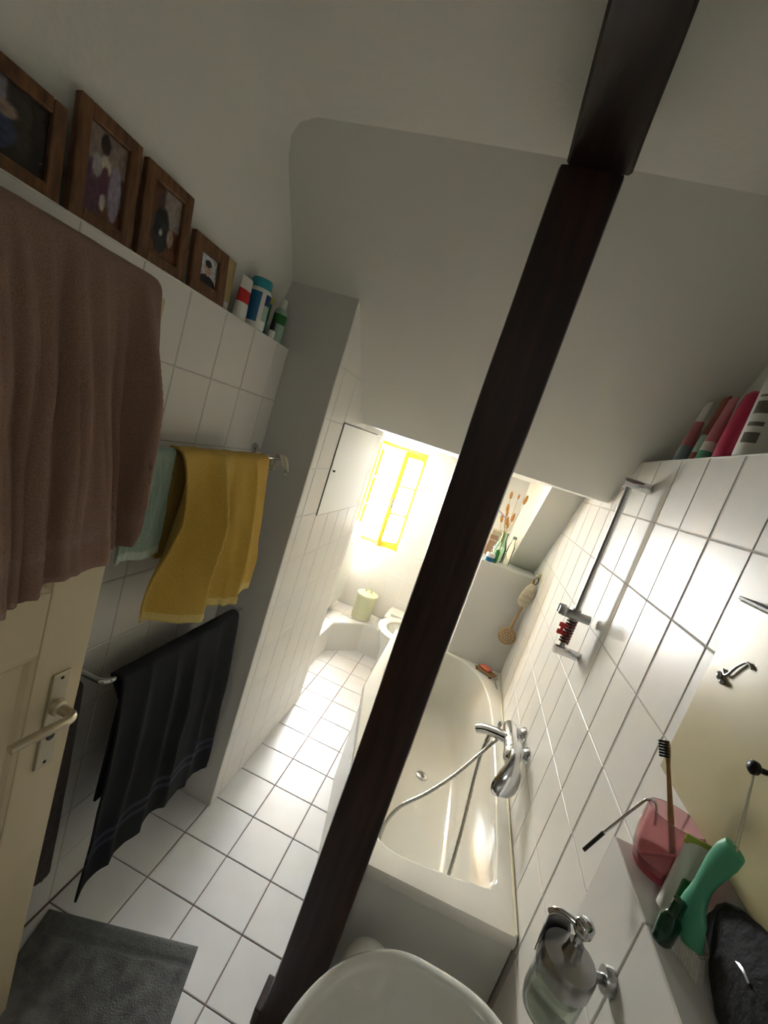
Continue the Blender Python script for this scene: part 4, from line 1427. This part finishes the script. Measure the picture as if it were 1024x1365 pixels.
def bas(scale_x, scale_y, z, shift=0.0):
    pts_ = []
    for i in range(NB):
        a = 2 * PI * i / NB
        c, s = math.cos(a), math.sin(a)
        ex = 2.0 if c < 0 else 3.4
        r = 1.0 / ((abs(c) ** ex + abs(s) ** ex) ** (1.0 / ex))
        pts_.append((0.219 * scale_x * r * c + shift, 0.29 * scale_y * r * s, z))
    return pts_


lev = [bas(0.35, 0.32, -0.20, 0.05), bas(0.55, 0.52, -0.17, 0.04), bas(0.82, 0.82, -0.09, 0.015), bas(0.97, 0.97, -0.03), bas(1.0, 1.0, -0.012), bas(0.995, 0.995, -0.003), bas(0.98, 0.98, 0.0),
       bas(0.925, 0.935, 0.0), bas(0.90, 0.91, -0.005), bas(0.885, 0.895, -0.018), bas(0.83, 0.84, -0.06), bas(0.72, 0.73, -0.10), bas(0.55, 0.55, -0.128), bas(0.3, 0.3, -0.142), bas(0.09, 0.07, -0.145)]
bm = bmesh.new()
rs = [[bm.verts.new(p) for p in L_] for L_ in lev]
for A, B in zip(rs, rs[1:]):
    for k in range(NB):
        bm.faces.new((A[k], A[(k + 1) % NB], B[(k + 1) % NB], B[k]))
bm.faces.new(rs[0][::-1])
bm.faces.new(rs[-1])
finish(bm, 'basin_bowl', 'ceramic', ba, True, 60)
lathe('basin_drain', 'chrome', [(0, 0.004), (0.018, 0.004), (0.022, 0.0)], ba, 18, (0, 0, -0.1445))
tube('waste_pipe', 'chrome', spline([(0.05, 0, -0.19), (0.05, 0, -0.30), (0.08, 0, -0.34), (0.13, 0, -0.34), (0.219, 0, -0.34)], 5), 0.016, ba, 12)

wbn = thing('waste_bin', 'small white waste bin on the floor behind the washbasin', 'bin', (0.150, 0.985, 0.0005))
lathe('bin_body', 'white_plastic', [(0, 0.001), (0.055, 0.001), (0.058, 0.006), (0.068, 0.40), (0.070, 0.405), (0.064, 0.405), (0.060, 0.38), (0, 0.37)], wbn, 28)
bm = bmesh.new()
add_lathe(bm, [(0.071, 0.405), (0.071, 0.415), (0.06, 0.435), (0.03, 0.452), (0, 0.456)], 28)
finish(bm, 'bin_lid', 'white_plastic', wbn, True, 50)

# ================================================================== SOAP DISPENSER
dp = thing('soap_dispenser', 'glass soap dispenser with chrome pump top on the tiled box', 'soap dispenser', (0.350, 0.612, 1.105))
lathe('glass_jar', 'jar_glass', [(0, -0.088), (0.026, -0.088), (0.034, -0.082), (0.0375, -0.066), (0.0375, -0.01), (0.034, 0.006), (0.033, 0.012),
                                 (0.031, 0.012), (0.032, 0.004), (0.0345, -0.012), (0.0345, -0.064), (0.031, -0.078), (0, -0.082)], dp, 32)
lathe('liquid_soap', 'jar_soap', [(0, -0.081), (0.030, -0.077), (0.0338, -0.064), (0.0338, -0.028), (0, -0.028)], dp, 28)
dcl = lathe('chrome_collar', 'chrome_satin', [(0.0385, -0.014), (0.0395, -0.012), (0.0395, 0.014), (0.037, 0.019), (0.014, 0.023), (0.012, 0.03), (0.010, 0.045), (0, 0.045)], dp, 32)
bm = bmesh.new()
add_lathe(bm, [(0.006, 0.04), (0.006, 0.06), (0.011, 0.062), (0.0135, 0.066), (0.0135, 0.078), (0.010, 0.082), (0, 0.083)], 20)
add_tube(bm, spline([(-0.004, 0.0, 0.070), (-0.022, 0.008, 0.070), (-0.034, 0.014, 0.064), (-0.040, 0.017, 0.054)], 5), 0.0052, 10)
finish(bm, 'pump_head', 'chrome', dcl, True, 45)
bm = bmesh.new()                                   # curved holder shield at the back of the collar
A, B, C_, D_ = [], [], [], []
for k in range(15):
    a = 1.35 + 1.5 * k / 14
    hgt = 0.018 + 0.030 * math.sin(PI * k / 14) ** 0.7
    for Ls, r_, z_ in ((A, 0.0405, -0.012), (B, 0.0425, hgt), (C_, 0.0440, hgt), (D_, 0.0420, -0.012)):
        Ls.append(bm.verts.new((r_ * math.cos(a), r_ * math.sin(a), z_)))
for P_, Q_ in ((A, B), (B, C_), (C_, D_), (D_, A)):
    for k in range(14):
        bm.faces.new((P_[k], P_[k + 1], Q_[k + 1], Q_[k]))
finish(bm, 'holder_shield', 'chrome_satin', dp, True, 50)
bm = bmesh.new()
add_tube(bm, [(0.037, 0.006, 0.0), (0.060, 0.012, 0.0)], 0.007, 12)
add_lathe(bm, [(0.0, 0.0), (0.016, 0.0), (0.018, 0.005), (0.018, 0.0125), (0, 0.0125)], 20, (0.0565, 0.012, 0.0), Matrix.Rotation(PI / 2, 4, 'Y'))
finish(bm, 'wall_bracket', 'chrome_satin', dp, True, 45)

# ================================================================== ON THE TILED LEDGE
ZE = ZB + 0.0008
cu = thing('tooth_mug', 'translucent pink tooth mug lying tilted on the tiled ledge', 'mug', (0.468, 0.718, ZE))
Rm = Matrix.Rotation(-0.12, 4, 'X')
lathe('mug_wall', 'plastic_pink', [(0.036, 0.014), (0.043, 0.035), (0.045, 0.07), (0.042, 0.105), (0.0395, 0.105), (0.0425, 0.07), (0.0405, 0.035), (0.033, 0.016)], cu, 32, (0, 0, 0), Rm)
lathe('mug_base', 'plastic_red_dark', [(0, 0.006), (0.026, 0.006), (0.033, 0.009), (0.037, 0.015), (0.041, 0.032), (0.0, 0.031)], cu, 32, (0, 0, 0), Rm)

tbh = thing('toothbrush', 'bamboo toothbrush with black bristles standing in the pink mug', 'toothbrush', (0.478, 0.702, ZE + 0.033))
p0, p1 = Vector((0, 0, 0)), Vector((-0.036, 0.092, 0.158))
bm = bmesh.new()
add_tube(bm, [p0.lerp(p1, t) for t in (0, .15, .4, .6, .8, .88, .94, 1.0)], lambda t: [0.0062, 0.0064, 0.0058, 0.0046, 0.0038, 0.0055, 0.0060, 0.0045][min(7, int(round(t * 7)))], 10, True, 0.55)
finish(bm, 'handle', 'wood_bamboo', tbh, True, 50)
bm = bmesh.new()
dv = (p1 - p0).normalized()
side = Vector((-0.85, -0.35, 0.1))
side = (side - dv * side.dot(dv)).normalized()
wid = dv.cross(side)
for a in range(6):
    for b in range(3):
        c = p0.lerp(p1, 0.865 + 0.024 * a) + wid * (0.0035 * (b - 1)) + side * 0.003
        add_tube(bm, [c, c + side * 0.011], 0.0019, 6)
finish(bm, 'bristles', 'bristle_black', tbh)

ts = thing('tongue_scraper', 'bent chrome scraper with knurled grip hooked over the pink mug', 'scraper', (0.433, 0.75, ZE + 0.1065))
q0 = Vector((-0.057, 0.0, -0.141)); q1 = Vector((-0.041, 0, -0.095)); q2 = Vector((-0.012, 0.0, -0.022))
tube('grip', 'metal_dark', [q0, q0.lerp(q1, 0.5), q1], 0.0034, ts, 10)
tube('rod', 'chrome', spline([q1, q2, Vector((-0.004, -0.002, -0.004)), Vector((0.006, -0.006, -0.002)), Vector((0.010, -0.012, -0.016)), Vector((0.012, -0.018, -0.032))], 6), 0.0022, ts, 8)
rzo = thing('interdental_stick', 'thin pale pink rod resting across the pink mug', 'rod', (0.44, 0.688, ZE + 0.036))
tube('rod', 'plastic_rose', [(-0.012, 0.02, 0.0), (0.03, 0.0, 0.036)], 0.0028, rzo, 8)
tube('tip', 'chrome', [(0.03, 0.0, 0.036), (0.046, -0.008, 0.049)], 0.0018, rzo, 8)

ct = thing('cream_tube', 'grey white cosmetic tube with a green cap leaning on the ledge', 'tube', (0.470, 0.655, ZE))
RT = Matrix.Rotation(0.10, 4, 'Y') @ Matrix.Rotation(-0.22, 4, 'X')
bm = bmesh.new()
rr2 = []
for j in range(9):
    t = j / 8
    z = 0.006 + 0.105 * t
    rx, ry = 0.024 + 0.001 * t, 0.019 * (1 - t ** 2) + 0.002
    rr2.append([bm.verts.new(RT @ Vector((rx * math.cos(2 * PI * k / 20), ry * math.sin(2 * PI * k / 20), z))) for k in range(20)])
for A, B in zip(rr2, rr2[1:]):
    for k in range(20):
        bm.faces.new((A[k], A[(k + 1) % 20], B[(k + 1) % 20], B[k]))
bm.faces.new(rr2[0][::-1]); bm.faces.new(rr2[-1])
finish(bm, 'body', 'white_plastic', ct, True, 50)
box('crimp', 'plastic_lime', -0.026, 0.026, -0.002, 0.002, 0.104, 0.118, ct, 0.001, 1, RT)
box('label_patch', 'plastic_green', -0.018, 0.016, -0.0225, -0.012, 0.030, 0.064, ct, 0.004, 2, RT)
dg = thing('dark_bottle', 'small dark green glossy bottle at the front edge of the tiled ledge', 'bottle', (0.4355, 0.606, ZE))
lathe('body', 'plastic_green_dark', [(0, 0.001), (0.011, 0.001), (0.0135, 0.005), (0.0135, 0.036), (0.008, 0.046), (0, 0.046)], dg, 20)
lathe('cap', 'plastic_green_dark', [(0.0085, 0.045), (0.009, 0.048), (0.0085, 0.066), (0, 0.068)], dg, 16)

# teal handled brush hanging by a string from the cabinet knob
tb = thing('scrub_brush', 'turquoise handled scrub brush hanging by a string from the black knob', 'brush', (0.460, 0.590, ZE))
cl = [Vector((0.000, 0.004, 0.024)), Vector((-0.006, 0.012, 0.045)), Vector((-0.005, 0.022, 0.066)), Vector((-0.002, 0.027, 0.086)), Vector((0.0, 0.028, 0.110)), Vector((0.003, 0.026, 0.140)), Vector((0.005, 0.020, 0.166))]
cl = spline(cl, 6)
hw = [0.017, 0.021, 0.0215, 0.017, 0.0135, 0.012, 0.0135, 0.0165, 0.0175, 0.0145]
bm = bmesh.new()
rows = []
L = len(cl)
sdir = Vector((0.38, -0.92, 0.12))
for i, p in enumerate(cl):
    t = i / (L - 1) * (len(hw) - 1)
    k = min(int(t), len(hw) - 2)
    w = hw[k] + (hw[k + 1] - hw[k]) * (t - k)
    d = (cl[min(i + 1, L - 1)] - cl[max(i - 1, 0)]).normalized()
    s_ = (sdir - d * sdir.dot(d)).normalized()
    nrm = s_.cross(d)
    rows.append([bm.verts.new(p + s_ * w * math.cos(2 * PI * q / 14) + nrm * 0.0075 * math.sin(2 * PI * q / 14)) for q in range(14)])
for A, B in zip(rows, rows[1:]):
    for k in range(14):
        bm.faces.new((A[k], A[(k + 1) % 14], B[(k + 1) % 14], B[k]))
bm.faces.new(rows[0][::-1]); bm.faces.new(rows[-1])
finish(bm, 'handle', 'plastic_teal', tb, True, 60)
bm = bmesh.new()
for a in range(9):
    for b in range(3):
        c = Vector((0.000, 0.004, 0.027)) + Vector((0.38, -0.92, 0)) * (0.0042 * (a - 4)) + Vector((0.92, 0.38, 0)) * (0.0035 * (b - 1))
        add_tube(bm, [c, c + Vector((0.001, -0.010, -0.0265 - random.random() * 0.0003))], 0.0026, 6)
finish(bm, 'bristles', 'bristle_white', tb)
for off in (-0.004, 0.004):
    tube('string', 'string', [(0.006, 0.020 + off, 0.160), (0.020, 0.0715, 0.258)], 0.0012, tb, 6)

pc = thing('toiletry_pouch', 'black fabric toiletry pouch slumped on the tiled ledge', 'pouch', (0.487, 0.500, ZE))
bm = bmesh.new()
bmesh.ops.create_icosphere(bm, subdivisions=4, radius=1.0)
for v in bm.verts:
    c = v.co.copy()
    n_ = 1 + 0.14 * noise.noise(c * 1.7) + 0.05 * noise.noise(c * 5)
    z = c.z * n_
    v.co = Vector((max(-0.03, min(0.031, c.x * n_ * 0.030)), c.y * n_ * 0.115, max(0.0, 0.064 + z * 0.070)))
finish(bm, 'pouch_body', 'pouch_black', pc, True)
tube('zip', 'chrome_satin', spline([(-0.026, 0.035, 0.082), (-0.029, 0.02, 0.088), (-0.030, 0.005, 0.088)], 5), 0.0022, pc, 6)

# ================================================================== ADDED HALL FILL LIGHT (unseen, behind the viewer)
hl = thing('ceiling_lamp', 'round white ceiling lamp in the hall outside the doorway', 'lamp', (-0.25, -1.1, 2.5))
lathe('lamp_base', 'white_paint', [(0, -0.001), (0.15, -0.001), (0.15, -0.03), (0.0, -0.03)], hl, 28)
em = bpy.data.materials.new('lamp_glass')  # glowing cover of the added fill lamp
em.use_nodes = True
eb = em.node_tree.nodes['Principled BSDF']
eb.inputs['Emission Color'].default_value = (1.0, 0.93, 0.82, 1)
eb.inputs['Emission Strength'].default_value = 1.0
MATS['lamp_glass'] = em
lathe('lamp_shade', 'lamp_glass', [(0.14, -0.03), (0.13, -0.06), (0.08, -0.085), (0, -0.095)], hl, 28)
la = bpy.data.lights.new('hall_lamp_light', 'AREA')  # invented fill source, added to brighten the front of the room
la.shape = 'DISK'
la.size = 0.3
la.energy = HALL_FILL_POWER
la.color = (1.0, 0.97, 0.92)
lo = bpy.data.objects.new('hall_lamp_light', la)
COL.objects.link(lo)
lo.location = (-0.25, -1.1, 2.38)
lo.rotation_euler = (0, 0, 0)
